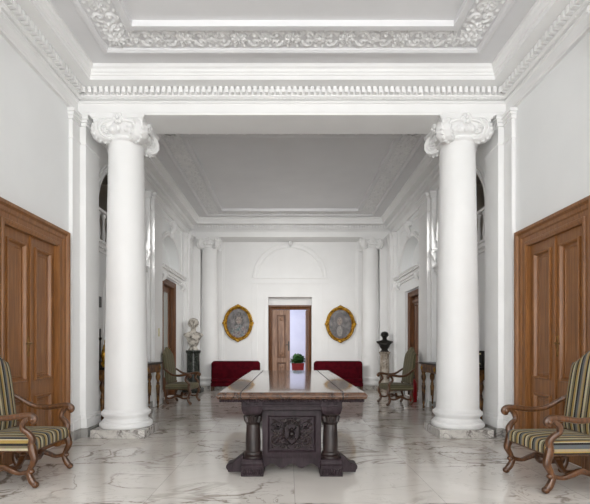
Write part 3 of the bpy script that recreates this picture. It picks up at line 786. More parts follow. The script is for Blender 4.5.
# ================================================================== FURNITURE
def armchair(label, fabric, loc, rz, group):
    t = thing('armchair', label, 'armchair', loc, rz, group); t.scale = (0.93, 1, 1)
    fm = M[fabric]; wm = M['chairwood']
    # seat: padded box with fabric running over the edges
    hw = 0.335; side = 0.10; tot = 2*hw+2*side
    ss = []
    for i in range(33):
        s = -tot/2+tot*i/32
        if abs(s) <= hw-0.04: y, zi = s, 1.0
        else:
            q = min(1.0, (abs(s)-(hw-0.04))/(side+0.04)); a = min(1, q*1.6)*PI/2
            y = math.copysign(hw-0.04+0.045*math.sin(a), s); zi = 1-0.25*(1-math.cos(a))-0.75*max(0, (q-0.35)/0.65)
        ss.append((s, y, zi))
    rows = []
    for j in range(24):
        q = j/23
        if q < 0.72: x, zj = -0.29+q/0.72*0.56, 1.0
        else:
            w = (q-0.72)/0.28; a = min(1, w*1.6)*PI/2
            x = 0.27+0.05*math.sin(a); zj = 1-0.25*(1-math.cos(a))-0.75*max(0, (w-0.35)/0.65)
        rows.append((x, zj))
    def sp(i, j):
        s, y, zi = ss[i]; x, zj = rows[j]
        crown = 0.03*(1-(y/hw)**2)*max(0, 1-((x-0.0)/0.33)**2)
        return (x, y, 0.345+0.105*min(zi, zj)+crown)
    m_ = MB().grid(33, 24, sp, lambda i, j: (ss[i][0]+2, rows[j][0]))
    m_.build('seat', fm, t, sharp=70)
    MB().box(-0.28, 0.305, -0.325, 0.325, 0.325, 0.36).build('seat_rail', wm, t, bevel=0.006)
    # backrest
    nb = 21
    def top(y): 
        q = abs(y)/0.30
        return 1.13+0.145*(0.5+0.5*math.cos(min(1,q*1.02)*PI))**0.8
    def bp(i, j):
        tt = j/20
        front = i < nb
        y = -0.30+0.60*(i if front else (2*nb-1-i))/(nb-1)
        z = 0.47+tt*(top(y)-0.47)
        e = math.sqrt(max(0, 1-(y/0.305)**4))*math.sqrt(max(0.0, 1-tt**10))*math.sqrt(min(1, tt*6+0.25))
        x = -0.275-0.115*((z-0.47)/0.8)
        x += (0.012+0.05*e) if front else (-0.012-0.008*e)
        return (x, y*(1.0+0.02*math.sin(tt*PI)), z)
    def buv(i, j):
        y = -0.30+0.60*(i if i < nb else (2*nb-1-i))/(nb-1); return (y+2, j/20*0.8)
    m_ = MB().grid(2*nb, 21, bp, buv, closeu=True); n = 20*2*nb
    m_.add([m_.v[n+k] for k in range(2*nb)], [(k, k+1, 2*nb-2-k, 2*nb-1-k) for k in range(nb-1)], [(m_.v[n+k][1]+2, 0.8) for k in range(2*nb)])
    m_.add([m_.v[k] for k in range(2*nb)], [(k, k+1, 2*nb-2-k, 2*nb-1-k) for k in range(nb-1)], [(m_.v[k][1]+2, 0) for k in range(2*nb)])
    m_.build('backrest', fm, t, sharp=70)
    for s in (-1, 1):
        y = s*0.325
        # front leg, shaped like a mutton bone
        lg = MB().tube([(0.285,y,0.40),(0.30,y,0.33),(0.315,y*1.01,0.26),(0.275,y,0.18),(0.262,y,0.13),(0.29,y*1.01,0.07),(0.325,y*1.01,0.030),(0.335,y*1.01,0.024)], [0.034,0.036,0.032,0.024,0.026,0.030,0.026,0.020], 10, 4, up=(0,1,0), power=2.6)
        lg.ball((0.325,y*1.01,0.032), 0.036, 0.032, 0.032, 10, 8); lg.ball((0.283,y,0.152), 0.034, 0.03, 0.026, 8, 6); lg.build('leg', wm, t)
        rl = MB().tube([(-0.27,y*0.93,0.50),(-0.265,y*0.93,0.36),(-0.255,y*0.93,0.26),(-0.285,y*0.93,0.17),(-0.285,y*0.93,0.11),(-0.255,y*0.93,0.05),(-0.235,y*0.93,0.024)], [0.026,0.032,0.030,0.024,0.026,0.030,0.024], 10, 4, up=(0,1,0), power=2.6)
        rl.ball((-0.24,y*0.93,0.030), 0.034, 0.03, 0.030, 10, 8); rl.build('leg', wm, t)
        # arm: sweeping rail ending in a scroll
        am = MB().tube([(-0.345,y*0.90,0.80),(-0.27,y*1.0,0.76),(-0.12,y*1.10,0.668),(0.04,y*1.13,0.645),(0.20,y*1.10,0.665),(0.295,y*1.09,0.668),(0.335,y*1.09,0.640),(0.325,y*1.09,0.610),(0.300,y*1.09,0.612)], [0.020,0.022,0.025,0.027,0.027,0.029,0.028,0.024,0.018], 10, 5, up=(0,1,0), power=2.4)
        am.ball((0.312,y*1.09,0.637), 0.034, 0.036, 0.034, 10, 8); am.build('arm', wm, t)
        su = MB().tube([(0.285,y,0.40),(0.295,y*1.02,0.455),(0.262,y*1.05,0.505),(0.215,y*1.08,0.545),(0.225,y*1.10,0.60),(0.27,y*1.09,0.655)], [0.032,0.031,0.028,0.025,0.024,0.024], 10, 5, up=(0,1,0), power=2.4)
        su.build('arm_support', wm, t)
        MB().tube([(0.272,y,0.155),(0.17,y,0.135),(0.08,y,0.165),(0.0,y*0.97,0.19),(-0.08,y*0.96,0.165),(-0.17,y*0.95,0.135),(-0.275,y*0.93,0.15)], [0.022,0.020,0.025,0.028,0.025,0.020,0.022], 10, 4, up=(0,1,0), power=2.6).build('stretcher', wm, t)
    c = MB().tube([(0.02,-0.315,0.185),(0.05,-0.2,0.15),(0.03,-0.09,0.175),(0.0,0,0.205),(0.03,0.09,0.175),(0.05,0.2,0.15),(0.02,0.315,0.185)], [0.024,0.020,0.025,0.032,0.025,0.020,0.024], 10, 4, power=2.6)
    c.ball((0.0,0,0.225), 0.035, 0.045, 0.03, 10, 8); c.build('cross_stretcher', wm, t)
    return t
armchair('striped armchair in the left foreground, cut off by the picture edge', 'stripe', (-2.668, 4.47, 0), 0.0, None)
armchair('striped armchair in the right foreground, tall striped back, in front of the wooden door', 'stripe', (2.52, 4.33, 0), PI+0.05, None).scale = (1, 1, 1)
armchair('distant olive armchair on the left, beside the pale bust on a dark pedestal', 'tapestry', (-2.48, 10.35, 0), -0.10, 'olive armchairs by the far side doors')
armchair('distant olive armchair on the right, beside the dark bust and red extinguisher', 'tapestry', (2.36, 10.15, 0), PI+0.10, 'olive armchairs by the far side doors')

# ---------------- long carved table
T = thing('refectory_table', 'long carved dark wooden table with polished top in the middle of the marble floor', 'table', (-0.018, 6.42, 0))
HT = 0.848; tl = 2.0; tw = 0.725
tp = [(0.02,HT-0.075),(0.0,HT-0.065),(-0.012,HT-0.045),(-0.012,HT-0.03),(0.002,HT-0.012),(0.012,HT-0.002),(0.03,HT)]
m_ = MB(); m_.rectloops(-tw, tw, -tl, tl, tp, True); m_.add([(-tw+.02,-tl+.02,HT-.075),(tw-.02,-tl+.02,HT-.075),(tw-.02,tl-.02,HT-.075),(-tw+.02,tl-.02,HT-.075)], [(0,1,2,3)])
ob = m_.build('tabletop', M['top'], T, sharp=30)
for s in (-1, 1):
    MB().box(s*0.50-0.007, s*0.50+0.007, -tl+0.04, tl-0.04, HT-0.01, HT+0.0008).build('inlay_line', M['oak'], ob)
m_ = MB()
for i in range(56):
    x = -0.70+1.40*i/55
    for s in (-1, 1): m_.ball((x, s*(tl-0.03), HT-0.088), 0.014, None, None, 8, 5)
for i in range(158):
    y = -1.93+3.86*i/157
    for s in (-1, 1): m_.ball((s*0.70, y, HT-0.088), 0.013, None, None, 6, 4)
m_.box(-0.70, 0.70, -tl+0.035, tl-0.035, HT-0.10, HT-0.076)
m_.build('bead_trim', M['oak'], T, sharp=60)
for s in (-1, 1):
    m_ = MB(); a, b = sorted((s*0.50, s*0.46)); m_.box(a, b, -1.7, 1.7, 0.60, HT-0.09); m_.build('side_apron', M['oak'], T, bevel=0.004)
def carve(w, h):
    d = []
    for s in (-1, 1):
        d += stroke(spiral(s*0.10, 0.055, 0.058, -PI/2, 1.05, s, 26), 0.013, 0.009, 0.020, 0.016, 3)
        d += stroke(spiral(s*0.10, -0.065, 0.052, PI/2, 1.05, -s, 26), 0.013, 0.009, 0.020, 0.016, 3)
        d += stroke(spiral(s*0.025, 0.10, 0.035, PI*0.5, 0.8, s, 20), 0.010, 0.008, 0.018, 0.016, 3)
        d += leaf(s*0.06, 0.0, PI/2-s*PI/2+s*0.25, 0.11, 0.017); d += leaf(s*0.06, -0.01, PI/2-s*PI/2-s*0.35, 0.10, 0.017)
        d += leaf(s*0.02, 0.03, PI/2-s*0.45, 0.11, 0.018); d += leaf(s*0.02, -0.03, -PI/2+s*0.45, 0.11, 0.018)
        d += leaf(s*0.15, 0.10, PI/2-s*1.1, 0.07, 0.016); d += leaf(s*0.15, -0.11, -PI/2+s*1.1, 0.07, 0.016)
        d += [(s*0.10, 0.055, 0.018, 0.026), (s*0.10, -0.065, 0.018, 0.026), (s*0.18, 0.0, 0.016, 0.02), (s*0.185, 0.135, 0.018, 0.022), (s*0.185, -0.135, 0.018, 0.022)]
        d += stroke([(s*0.052,0.07),(s*0.06,0.02),(s*0.05,-0.04),(0,-0.10)], 0.010, 0.010, 0.022, 0.022, 10)
        d += stroke([(s*0.052,0.07),(s*0.03,0.10),(0,0.11)], 0.010, 0.010, 0.022, 0.022, 10)
    d = [(x*1.42, y*1.22, r*0.92, z*1.25) for x, y, r, z in d if abs(x) < 0.145 and abs(y) < 0.125]
    for s in (-1, 1):
        for q in (-1, 1):
            d += leaf(s*0.20, q*0.148, PI/2-s*(-PI/2)+s*q*0.5, 0.07, 0.022)+leaf(s*0.205, q*0.10, PI/2-s*(-PI/2)+s*q*0.8, 0.05, 0.02)+leaf(s*0.03, q*0.15, PI/2-s*PI/2-s*q*0.25, 0.09, 0.02)+leaf(s*0.075, q*0.02, PI/2-s*PI/2+s*q*0.9, 0.07, 0.022)
    for s in (-1, 1):
        d += leaf(s*0.13, 0.0, PI/2-s*PI/2, 0.07, 0.02); d += leaf(s*0.015, 0.10, PI/2-s*0.9, 0.08, 0.02); d += leaf(s*0.015, -0.10, -PI/2+s*0.9, 0.08, 0.02)
        for q in (-1, 1): d += leaf(s*0.155, q*0.085, PI/2-s*PI/2+s*q*0.9, 0.06, 0.02)+leaf(s*0.06, q*0.135, PI/2-s*PI/2, 0.07, 0.02)+[(s*0.17, q*0.05, 0.016, 0.022)]
    d += [(0, 0.0, 0.034, 0.035), (0, 0.045, 0.020, 0.028), (0, -0.05, 0.018, 0.028)]
    return relief(130, 104, w, h, d)
CU, CV, CZ = carve(0.425, 0.325)
for e in (-1, 1):
    yc = e*1.76; f = e      # f: outward direction
    def B(mb, x0, x1, d0, d1, z0, z1):
        a, b = sorted((yc+f*d0, yc+f*d1)); return mb.box(x0, x1, a, b, z0, z1)
    m_ = MB(); B(m_, -0.475, 0.475, -0.14, 0.14, 0.66, HT-0.10); B(m_, -0.50, 0.50, -0.165, 0.165, 0.70, 0.72); B(m_, -0.49, 0.49, -0.155, 0.155, 0.72, 0.745)
    for s in (-1, 1):
        m_.stack(s*0.395-0.09, s*0.395+0.09, yc-0.15, yc+0.15, [(0.61,-0.02),(0.625,0.0),(0.66,0.012),(0.70,0.018)])
        for k in range(-1, 2): B(m_, s*0.395+k*0.08-0.025, s*0.395+k*0.08+0.025, 0.13, 0.165, HT-0.135, HT-0.10)
    m_.build('end_apron', M['oak'], T, bevel=0.004)
    # panel with frame, carving, scalloped lower edge
    def mpE(u, v, d): return (u, yc+f*d, v)
    pn = MB(); pn.mbox(mpE, -0.30, 0.30, 0.10, 0.66, -0.05, 0.02)
    pn.panel(mpE, -0.30, 0.30, 0.16, 0.645, [(0,0.02),(0.0,0.045),(0.02,0.05),(0.055,0.05),(0.065,0.04),(0.075,0.015),(0.08,0.012)])
    edge = []
    for i in range(61):
        u = -0.30+0.6*i/60; edge.append((u, 0.075+0.022*math.cos(u/0.6*2*PI*3)))
    lp = [(-0.30,0.17)]+[(-0.30,edge[0][1])]+edge[1:-1]+[(0.30,edge[-1][1]),(0.30,0.17)]
    vv, ff = fill2d([lp])
    pn.add([mpE(a,b,0.03) for a,b in vv], ff); pn.add([mpE(a,b,-0.04) for a,b in vv], ff); n = len(lp)
    pn.add([mpE(a,b,0.03) for a,b in lp]+[mpE(a,b,-0.04) for a,b in lp], [(i,(i+1) % n,n+(i+1) % n,n+i) for i in range(n)])
    ob = pn.build('end_panel', M['oak'], T, sharp=30)
    MB().grid(130, 104, lambda i, j: mpE(CU[j,i], 0.4025+CV[j,i], 0.004+1.5*CZ[j,i])).build('carving', M['carved'], ob, sharp=60)
    for s in (-1, 1):
        x = s*0.395
        cl = MB().lathe([(0.098,0.165),(0.098,0.185),(0.085,0.19),(0.092,0.205),(0.090,0.222),(0.075,0.232),(0.076,0.25),(0.078,0.32),(0.070,0.505),(0.076,0.51),(0.080,0.52),(0.072,0.528),(0.074,0.55),(0.080,0.595),(0.086,0.605),(0.086,0.615)], (x, yc+f*0.02, 0), 32)
        for k in range(10):
            a = 2*PI*k/10
            cl.tube([(x+0.072*math.cos(a), yc+f*0.02+0.072*math.sin(a), 0.532),(x+0.080*math.cos(a), yc+f*0.02+0.080*math.sin(a), 0.565),(x+0.090*math.cos(a), yc+f*0.02+0.090*math.sin(a), 0.59)], [0.020,0.018,0.012], 6, 2)
        cl.build('leg', M['carved'], T, sharp=50)
        ft = MB(); B(ft, x-0.112, x+0.112, -0.16, 0.155, 0.0, 0.085); ft.stack(x-0.112, x+0.112, yc-0.155, yc+0.15, [(0.085,0.0),(0.10,-0.012),(0.125,-0.004),(0.14,-0.012),(0.166,-0.01)])
        for k in range(9):
            ft.ball((x-0.092+0.023*k, yc+f*0.155, 0.045), 0.013, 0.016, 0.03, 8, 6)
        # scrolled toe running outward
        pr = [(0.10,0.20),(0.16,0.155),(0.20,0.12),(0.235,0.112),(0.255,0.095),(0.26,0.05),(0.25,0.022),(0.10,0.022)]
        pts = [(x+s*a, b) for a, b in pr]; n = len(pts)
        ft.add([(a, yc-0.07, b) for a, b in pts]+[(a, yc+0.07, b) for a, b in pts], [tuple(range(n)), tuple(range(n,2*n))]+[(i,(i+1) % n,n+(i+1) % n,n+i) for i in range(n)])
        ft.tube([(x+s*0.235,yc-0.078,0.075),(x+s*0.235,yc+0.078,0.075)], [0.036,0.036], 14, 1)
        ft.build('foot', M['oak'], T, sharp=35, bevel=0.003)
MB().box(-0.06, 0.06, -1.72, 1.72, 0.14, 0.22).build('stretcher', M['oak'], T, bevel=0.005)

# ---------------- red settees
def settee(label, x):
    t = thing('settee', label, 'sofa', (x, 13.18, 0), 0, 'red velvet settees at the far wall')
    hw = 0.715
    pr = []
    def rr(x0, x1, z0, z1, r, n=6):
        p = []
        for cx, cz, a0 in ((x1-r,z1-r,0),(x0+r,z1-r,PI/2)):
            for k in range(n+1): a = a0+PI/2*k/n; p.append((cx+r*math.cos(a), cz+r*math.sin(a)))
        return p+[(x0,z0),(x1,z0)]
    p = rr(-hw, hw, 0.13, 0.86, 0.10); n = len(p)
    b = MB(); b.add([(a,0.07,z) for a,z in p]+[(a,0.21,z) for a,z in p], [tuple(range(n)),tuple(range(2*n-1,n-1,-1))]+[(i,(i+1) % n,n+(i+1) % n,n+i) for i in range(n)])
    b.build('backrest', M['red'], t, bevel=0.03)
    MB().box(-hw+0.025, hw-0.025, -0.18, 0.08, 0.13, 0.25).build('seat_frame', M['red'], t, bevel=0.02)
    MB().box(-hw+0.03, hw-0.03, -0.19, 0.065, 0.245, 0.36).build('seat_cushion', M['red'], t, bevel=0.04)
    for sx in (-1, 1):
        for y in (-0.15, 0.17):
            MB().lathe([(0.016,0),(0.02,0.01),(0.03,0.13)], (sx*(hw-0.06), y, 0), 10).build('leg', M['chairwood'], t)
    return t
s1 = settee('red velvet settee left of the end door, under the left oval painting', -1.595)
dup(s1, (1.41, 13.18, 0), 0, 'red velvet settee right of the end door, under the right oval painting')

# ---------------- oval portraits
def oval_painting(label, x, z, seed):
    t = thing('oval_painting', label, 'painting', (x, YF-0.052, z), 0, 'oval portraits on the far wall')
    a, b = 0.455, 0.55
    n = 72; pr = [(0.78,0.045),(0.775,-0.0),(0.80,-0.012),(0.83,-0.006),(0.86,-0.03),(0.91,-0.05),(0.95,-0.045),(0.975,-0.025),(1.0,-0.02),(1.0,0.05)]
    f = MB(); v = []; ff = []
    for q, y in pr:
        for k in range(n): v.append((a*q*math.cos(2*PI*k/n), y, b*(q+ (1-q)*0.2)*math.sin(2*PI*k/n)))
    for i in range(len(pr)-1):
        for k in range(n): ff.append((i*n+k, i*n+(k+1) % n, (i+1)*n+(k+1) % n, (i+1)*n+k))
    f.add(v, ff)
    for k in range(36):
        w = 2*PI*k/36; f.ball((a*0.915*math.cos(w), -0.05, b*0.93*math.sin(w)), 0.022, 0.016, 0.022, 8, 6)
    for w in (0, PI/2, PI, 3*PI/2):
        f.ball((a*0.97*math.cos(w), -0.04, b*0.98*math.sin(w)), 0.055, 0.03, 0.055, 10, 8)
        for s in (-1, 1): f.ball((a*0.96*math.cos(w+s*0.14), -0.04, b*0.97*math.sin(w+s*0.14)), 0.036, 0.025, 0.036, 8, 6)
    f.build('frame', M['gold'], t, sharp=60)
    # canvas: seated figure painted dark, colour stored on the fine canvas mesh
    nr, na = 40, 96
    v = [(0,0.02,0)]; ff = []
    for i in range(1, nr+1):
        for k in range(na):
            q = i/nr*0.80; v.append((a*q*math.cos(2*PI*k/na), 0.02, b*(q*1.03)*math.sin(2*PI*k/na)))
    for k in range(na):
        k2 = (k+1) % na; ff.append((0,1+k,1+k2))
        for i in range(nr-1): ff.append((1+i*na+k,1+(i+1)*na+k,1+(i+1)*na+k2,1+i*na+k2))
    c = MB().add(v, ff).build('canvas', M['paint'], t)
    ca = c.data.color_attributes.new('Col', 'FLOAT_COLOR', 'POINT')
    rnd = random.Random(seed); dx = 0.02 if seed == 1 else -0.02
    from mathutils import noise
    for i, p in enumerate(v):
        X, Z = p[0]-dx, p[2]
        ns = noise.noise((X*9+seed*7, Z*9, 0.3)); n2 = noise.noise((X*26+seed*3, Z*26, 0.9))
        col = [0.13+0.10*ns+0.05*n2, 0.12+0.09*ns+0.05*n2, 0.12+0.09*ns+0.05*n2]
        def over(w, cc):
            for j in range(3): col[j] = col[j]*(1-w)+cc[j]*w
        sm = lambda d: max(0, min(1, 0.5-d*14))
        sh = (X/(0.25+0.0*Z))**2+((Z+0.38)/0.34)**2
        over(sm(sh-1), (0.17+0.16*n2+0.08*ns,0.16+0.15*n2,0.16+0.14*n2) if seed == 1 else (0.10+0.05*n2,0.09+0.04*n2,0.09+0.04*n2))
        if seed == 2: over(sm((X/0.09)**2+((Z+0.22)/0.17)**2-1)*0.6, (0.32+0.14*n2,0.30+0.12*n2,0.28+0.1*n2))
        over(sm((X/0.15)**2+((Z-0.15)/0.20)**2-1), (0.10+0.12*n2,0.09+0.1*n2,0.085+0.1*n2) if seed == 1 else (0.11,0.10,0.10))
        over(sm((X/0.085)**2+((Z-0.09)/0.125)**2-1)*0.7, (0.27+0.16*n2,0.22+0.13*n2,0.19+0.11*n2))
        for ex in (-0.033, 0.033): over(sm(((X-ex)/0.018)**2+((Z-0.11)/0.009)**2-1), (0.09,0.07,0.06))
        over(sm(((X)/0.028)**2+((Z-0.035)/0.008)**2-1), (0.28,0.12,0.10)); over(sm(((X-0.008)/0.012)**2+((Z-0.08)/0.028)**2-1)*0.5, (0.30,0.21,0.17))
        ca.data[i].color = (*[max(0.02,q) for q in col], 1)
    return t
oval_painting('gilt oval portrait of a grey figure, left of the end door', -1.625, 2.015, 1)
oval_painting('gilt oval portrait of a dark figure with pale collar, right of the end door', 1.58, 1.985, 2)

# ---------------- busts on pedestals
def bust(label, mat, loc, rz, sx, sz, hair, socle=True):
    """one continuous carved figure: socle, draped chest, neck, head with face and hair"""
    t = MB(); from mathutils import noise
    keys = [(0.0,.15,.14,0),(0.03,.15,.14,0),(0.045,.125,.115,0),(0.09,.105,.10,0),(0.13,.125,.105,0),(0.17,.15,.12,-.01),(0.24,.175,.14,-.015),(0.31,.205,.15,-.015),(0.36,.25,.145,-.01),(0.40,.285,.13,0),(0.435,.28,.115,.005),(0.465,.20,.10,.01),(0.492,.11,.085,.01),(0.515,.078,.078,.005),(0.55,.072,.075,-.005),(0.575,.074,.09,-.02),(0.60,.072,.105,-.025),(0.64,.090,.12,-.02),(0.70,.106,.127,-.01),(0.76,.106,.125,0),(0.81,.088,.105,.005),(0.84,.055,.07,.006),(0.855,.01,.012,.006)]
    nz, na = 110, 64
    def kf(z):
        for i in range(len(keys)-1):
            if z <= keys[i+1][0]:
                a, b = keys[i], keys[i+1]; q = (z-a[0])/(b[0]-a[0]); q = q*q*(3-2*q) if 0.1 < z else q
                return [a[k]+(b[k]-a[k])*q for k in (1,2,3)]
        return keys[-1][1:]
    def P(i, j):
        z = 0.855*j/(nz-1); a = 2*PI*i/na
        rx, ry, oy = kf(z)
        x = rx*math.cos(a); y = ry*math.sin(a)+oy
        fr = -math.sin(a)               # 1 at the front (-Y)
        g = lambda x0, z0, wx, wz: math.exp(-((x-x0)/wx)**2-((z-z0)/wz)**2)
        if z > 0.55:
            hk = 1+0.16*min(1, (z-0.55)/0.06); x *= hk; y = oy+(y-oy)*hk
            if fr > 0:
                y -= 0.034*g(0,0.672,0.018,0.026)+0.018*g(0,0.70,0.013,0.03)            # nose
                y -= 0.016*g(0,0.60,0.035,0.016)+0.010*g(0,0.633,0.026,0.007)+0.009*g(0,0.620,0.022,0.006)
                y += 0.020*(g(-0.042,0.712,0.022,0.014)+g(0.042,0.712,0.022,0.014))      # sockets
                y -= 0.010*(g(-0.042,0.712,0.012,0.008)+g(0.042,0.712,0.012,0.008))+0.010*g(0,0.738,0.06,0.01)
            s_ = 0.02*math.exp(-((z-0.69)/0.032)**2)*math.exp(-((y-0.01)/0.022)**2)       # ears
            x += math.copysign(s_, x)
            if z > 0.755-0.11*(1-max(0,fr))-0.02 and (fr < 0.75 or z > 0.77):
                k = hair*(0.6+0.8*abs(noise.noise((x*28, y*28, z*26)))+0.5*abs(noise.noise((x*60, y*60, z*55))))
                x *= 1+k; y = oy+(y-oy)*(1+k)
        elif 0.15 < z < 0.46:
            k = 0.02*math.sin(a*9+z*34)+0.03*noise.noise((x*9, y*9, z*12))
            x *= 1+k; y *= 1+k
            if z < 0.40: y -= 0.02*(g(-0.1,0.33,0.08,0.07)+g(0.1,0.33,0.08,0.07))*max(0,fr)
        return (x*sx, y*sx, z*sz)
    t.grid(na, nz, P, closeu=True); t.add([P(i,0) for i in range(na)], [tuple(range(na))])
    o = t.build('bust', M[mat], None, loc, sharp=70); o.rotation_euler = (0,0,rz)
    return tag(o, label, 'bust')
pl = thing('pedestal', 'dark green marble column pedestal under the pale bust, left', 'pedestal', (-2.72, 12.72, 0))
MB().stack(-0.22, 0.22, -0.22, 0.22, [(0,0.03),(0.10,0.03),(0.115,0.015),(0.13,0.0)]).build('base', M['greenmarble'], pl)
MB().lathe([(0.21,0.13),(0.215,0.15),(0.20,0.17),(0.185,0.18),(0.182,0.20),(0.178,1.08),(0.19,1.09),(0.19,1.10)], segs=40).build('shaft', M['greenmarble'], pl, sharp=30)
MB().lathe([(0.19,1.10),(0.205,1.12),(0.21,1.145),(0.205,1.175),(0.20,1.18)], segs=40).build('top', M['greenmarble'], pl, sharp=30)
bust('pale weathered marble bust on the dark green pedestal at left', 'statue', (-2.72, 12.72, 1.18), 0.35, 0.95, 1.06, 0.22)
pr_ = thing('pedestal', 'mottled cream marble column pedestal under the dark bust, right', 'pedestal', (2.70, 12.95, 0))
MB().stack(-0.17, 0.17, -0.17, 0.17, [(0,0.03),(0.10,0.03),(0.115,0.015),(0.13,0.0)]).build('base', M['palemarble'], pr_)
MB().lathe([(0.165,0.13),(0.17,0.15),(0.155,0.17),(0.145,0.18),(0.14,0.20),(0.128,1.05),(0.145,1.06),(0.14,1.08)], segs=40).build('shaft', M['palemarble'], pr_, sharp=30)
MB().lathe([(0.14,1.08),(0.16,1.10),(0.165,1.12),(0.155,1.135)], segs=40).build('top', M['palemarble'], pr_, sharp=30)
bust('small dark bronze bust on the cream marble pedestal at right', 'bronze', (2.70, 12.95, 1.135), -0.3, 0.82, 0.68, 0.05)

# ---------------- console tables with what stands on them
def console(label, sg):
    t = thing('console_table', label, 'table', (sg*2.89, 8.35, 0), 0 if sg < 0 else PI, 'gilded console tables on the side walls')
    HW = 1.29; z1 = 0.965
    MB().stack(-0.16, 0.16, -HW, HW, [(z1-0.04,-0.01),(z1-0.03,0.0),(z1-0.012,0.005),(z1,0.0)]).build('table_top', M['bronze'], t)
    a = MB().box(-0.135, 0.13, -HW+0.04, HW-0.04, z1-0.20, z1-0.04); a.build('apron', M['giltwood'], t, bevel=0.005)
    for y in (-HW+0.09, -0.35, 0.35, HW-0.09):
        r = MB(); 
        for k in range(6): r.ball((0.135, y+0.03*math.cos(k*PI/3), z1-0.12+0.03*math.sin(k*PI/3)), 0.012, 0.018, 0.018, 8, 6)
        r.ball((0.14, y, z1-0.12), 0.016, None, None, 8, 6); r.build('rosette', M['gold'], t)
    for y in (-HW+0.09, 0.0, HW-0.09):
        for x in (-0.09, 0.09):
            lp = [(0.022,0.0),(0.026,0.02),(0.020,0.04),(0.018,0.06),(0.026,0.10),(0.036,0.34),(0.042,0.46),(0.030,0.49),(0.034,0.51),(0.028,0.53),(0.024,0.56),(0.044,0.61),(0.050,0.66),(0.038,0.71),(0.032,0.73),(0.046,0.75),(0.046,0.77)]
            MB().lathe(lp, (x, y, 0), 20, 8, 0.05).build('leg', M['giltwood'], t, sharp=50)
    return t
console('gilded wooden console table on the left wall, behind the left front column', -1)
console('gilded wooden console table on the right wall, behind the right front column', 1)
ck = thing('gilt_ornament', 'gilt ornamental piece on the left console table, glimpsed beside the front column', 'ornament', (-2.975, 7.28, 0.965), 0); ck.scale = (1, 0.75, 1)
MB().stack(-0.08, 0.08, -0.16, 0.16, [(0,0.01),(0.04,0.01),(0.06,-0.01),(0.09,-0.02)]).build('base', M['gold'], ck)
m_ = MB().tube([(0,-0.10,0.09),(0,-0.13,0.18),(0,-0.08,0.28),(0,0,0.33),(0,0.08,0.28),(0,0.13,0.18),(0,0.10,0.09)], [0.035,0.05,0.04,0.05,0.04,0.05,0.035], 10, 4)
m_.ball((0,0,0.20), 0.06, 0.11, 0.12, 14, 10); m_.ball((0,0,0.40), 0.035, 0.05, 0.06, 10, 8)
for k in range(8): m_.ball((0.02,0.12*math.cos(k*PI/4),0.2+0.13*math.sin(k*PI/4)), 0.03, 0.035, 0.035, 8, 6)
m_.build('case', M['gold'], ck, sharp=60)
MB().lathe([(0.0,0),(0.075,0.0),(0.08,0.008),(0.07,0.014),(0.0,0.014)], (0,0,0), 24).build('dial', M['switch'], ck)
d_ = ck.children[-1]; d_.location = (0.055,0,0.20); d_.rotation_euler = (0,PI/2,0)
cs_ = thing('candlestick', 'thin dark candlestick at the near end of the left console table', 'candlestick', (-3.0, 7.095, 0.965), 0)
MB().lathe([(0.035,0),(0.035,0.01),(0.025,0.025),(0.014,0.05),(0.018,0.08),(0.011,0.11),(0.011,0.42),(0.022,0.44),(0.030,0.46),(0.020,0.47)], segs=16).build('stem', M['bronze'], cs_, sharp=40)
MB().lathe([(0.012,0.465),(0.012,0.60),(0.004,0.61)], segs=12).build('candle', M['black'], cs_)
pf = thing('picture_frame', 'small dark framed picture standing on the right console table', 'picture frame', (2.94, 7.22, 0.965), 0)
MB().box(-0.02, 0.02, -0.14, 0.14, 0.0, 0.26).build('frame', M['bronze'], pf, bevel=0.006)
m_ = MB(); m_.box(-0.024,-0.021,-0.115,0.115,0.025,0.235); m_.build('photograph', M['black'], pf)
m_ = MB(); m_.add([(-0.0255,-0.10,0.05),(-0.0255,-0.06,0.05),(-0.0255,0.10,0.20),(-0.0255,0.06,0.20)], [(0,1,2,3)]); m_.add([(-0.0255,-0.10,0.20),(-0.0255,0.10,0.20),(-0.0255,0.10,0.225),(-0.0255,-0.10,0.225)], [(0,1,2,3)]); m_.build('pale_marking', M['switch'], pf)
pf.rotation_euler = (0,0,0.6)
wp = MB().box(0, 0.03, -0.07, 0.07, -0.085, 0.085).build('wall_picture', M['black'], None, (-W+0.0, 7.30, 1.96), bevel=0.005)
wp.location = (-W+0.002, 7.18, 2.0); tag(wp, 'small dark picture on the left wall above the console table', 'picture')

# ---------------- small things
fe = thing('fire_extinguisher', 'red fire extinguisher behind the distant right armchair', 'fire extinguisher', (2.86, 10.55, 0))
MB().lathe([(0.075,0.0),(0.082,0.01),(0.082,0.42),(0.074,0.47),(0.05,0.505),(0.028,0.52),(0.028,0.54)], segs=28).build('cylinder', M['extred'], fe, sharp=40)
m_ = MB().lathe([(0.03,0.54),(0.03,0.58),(0.02,0.585)], segs=14); m_.box(-0.10,0.03,-0.012,0.012,0.575,0.59); m_.box(-0.09,0.03,-0.012,0.012,0.61,0.622); m_.build('valve', M['black'], fe)
MB().tube([(-0.02,0,0.56),(-0.09,0.02,0.52),(-0.105,0.02,0.35),(-0.10,0.02,0.18)], [0.012,0.012,0.012,0.018], 8, 4).build('hose', M['black'], fe)
ls = thing('light_switch', 'ivory light switch plate on the far left wall pilaster', 'light switch', (-W+0.17, 9.95, 1.60))
MB().box(0, 0.012, -0.05, 0.05, -0.09, 0.09).build('plate', M['switch'], ls, bevel=0.003)
for z in (-0.045, 0.0, 0.045): MB().box(0.012, 0.02, -0.02, 0.02, z-0.015, z+0.015).build('rocker', M['switch'], ls, bevel=0.002)
pp = thing('potted_plant', 'leafy green plant in a red planter in the room beyond the end door', 'plant', (0.28, 15.9, 0))
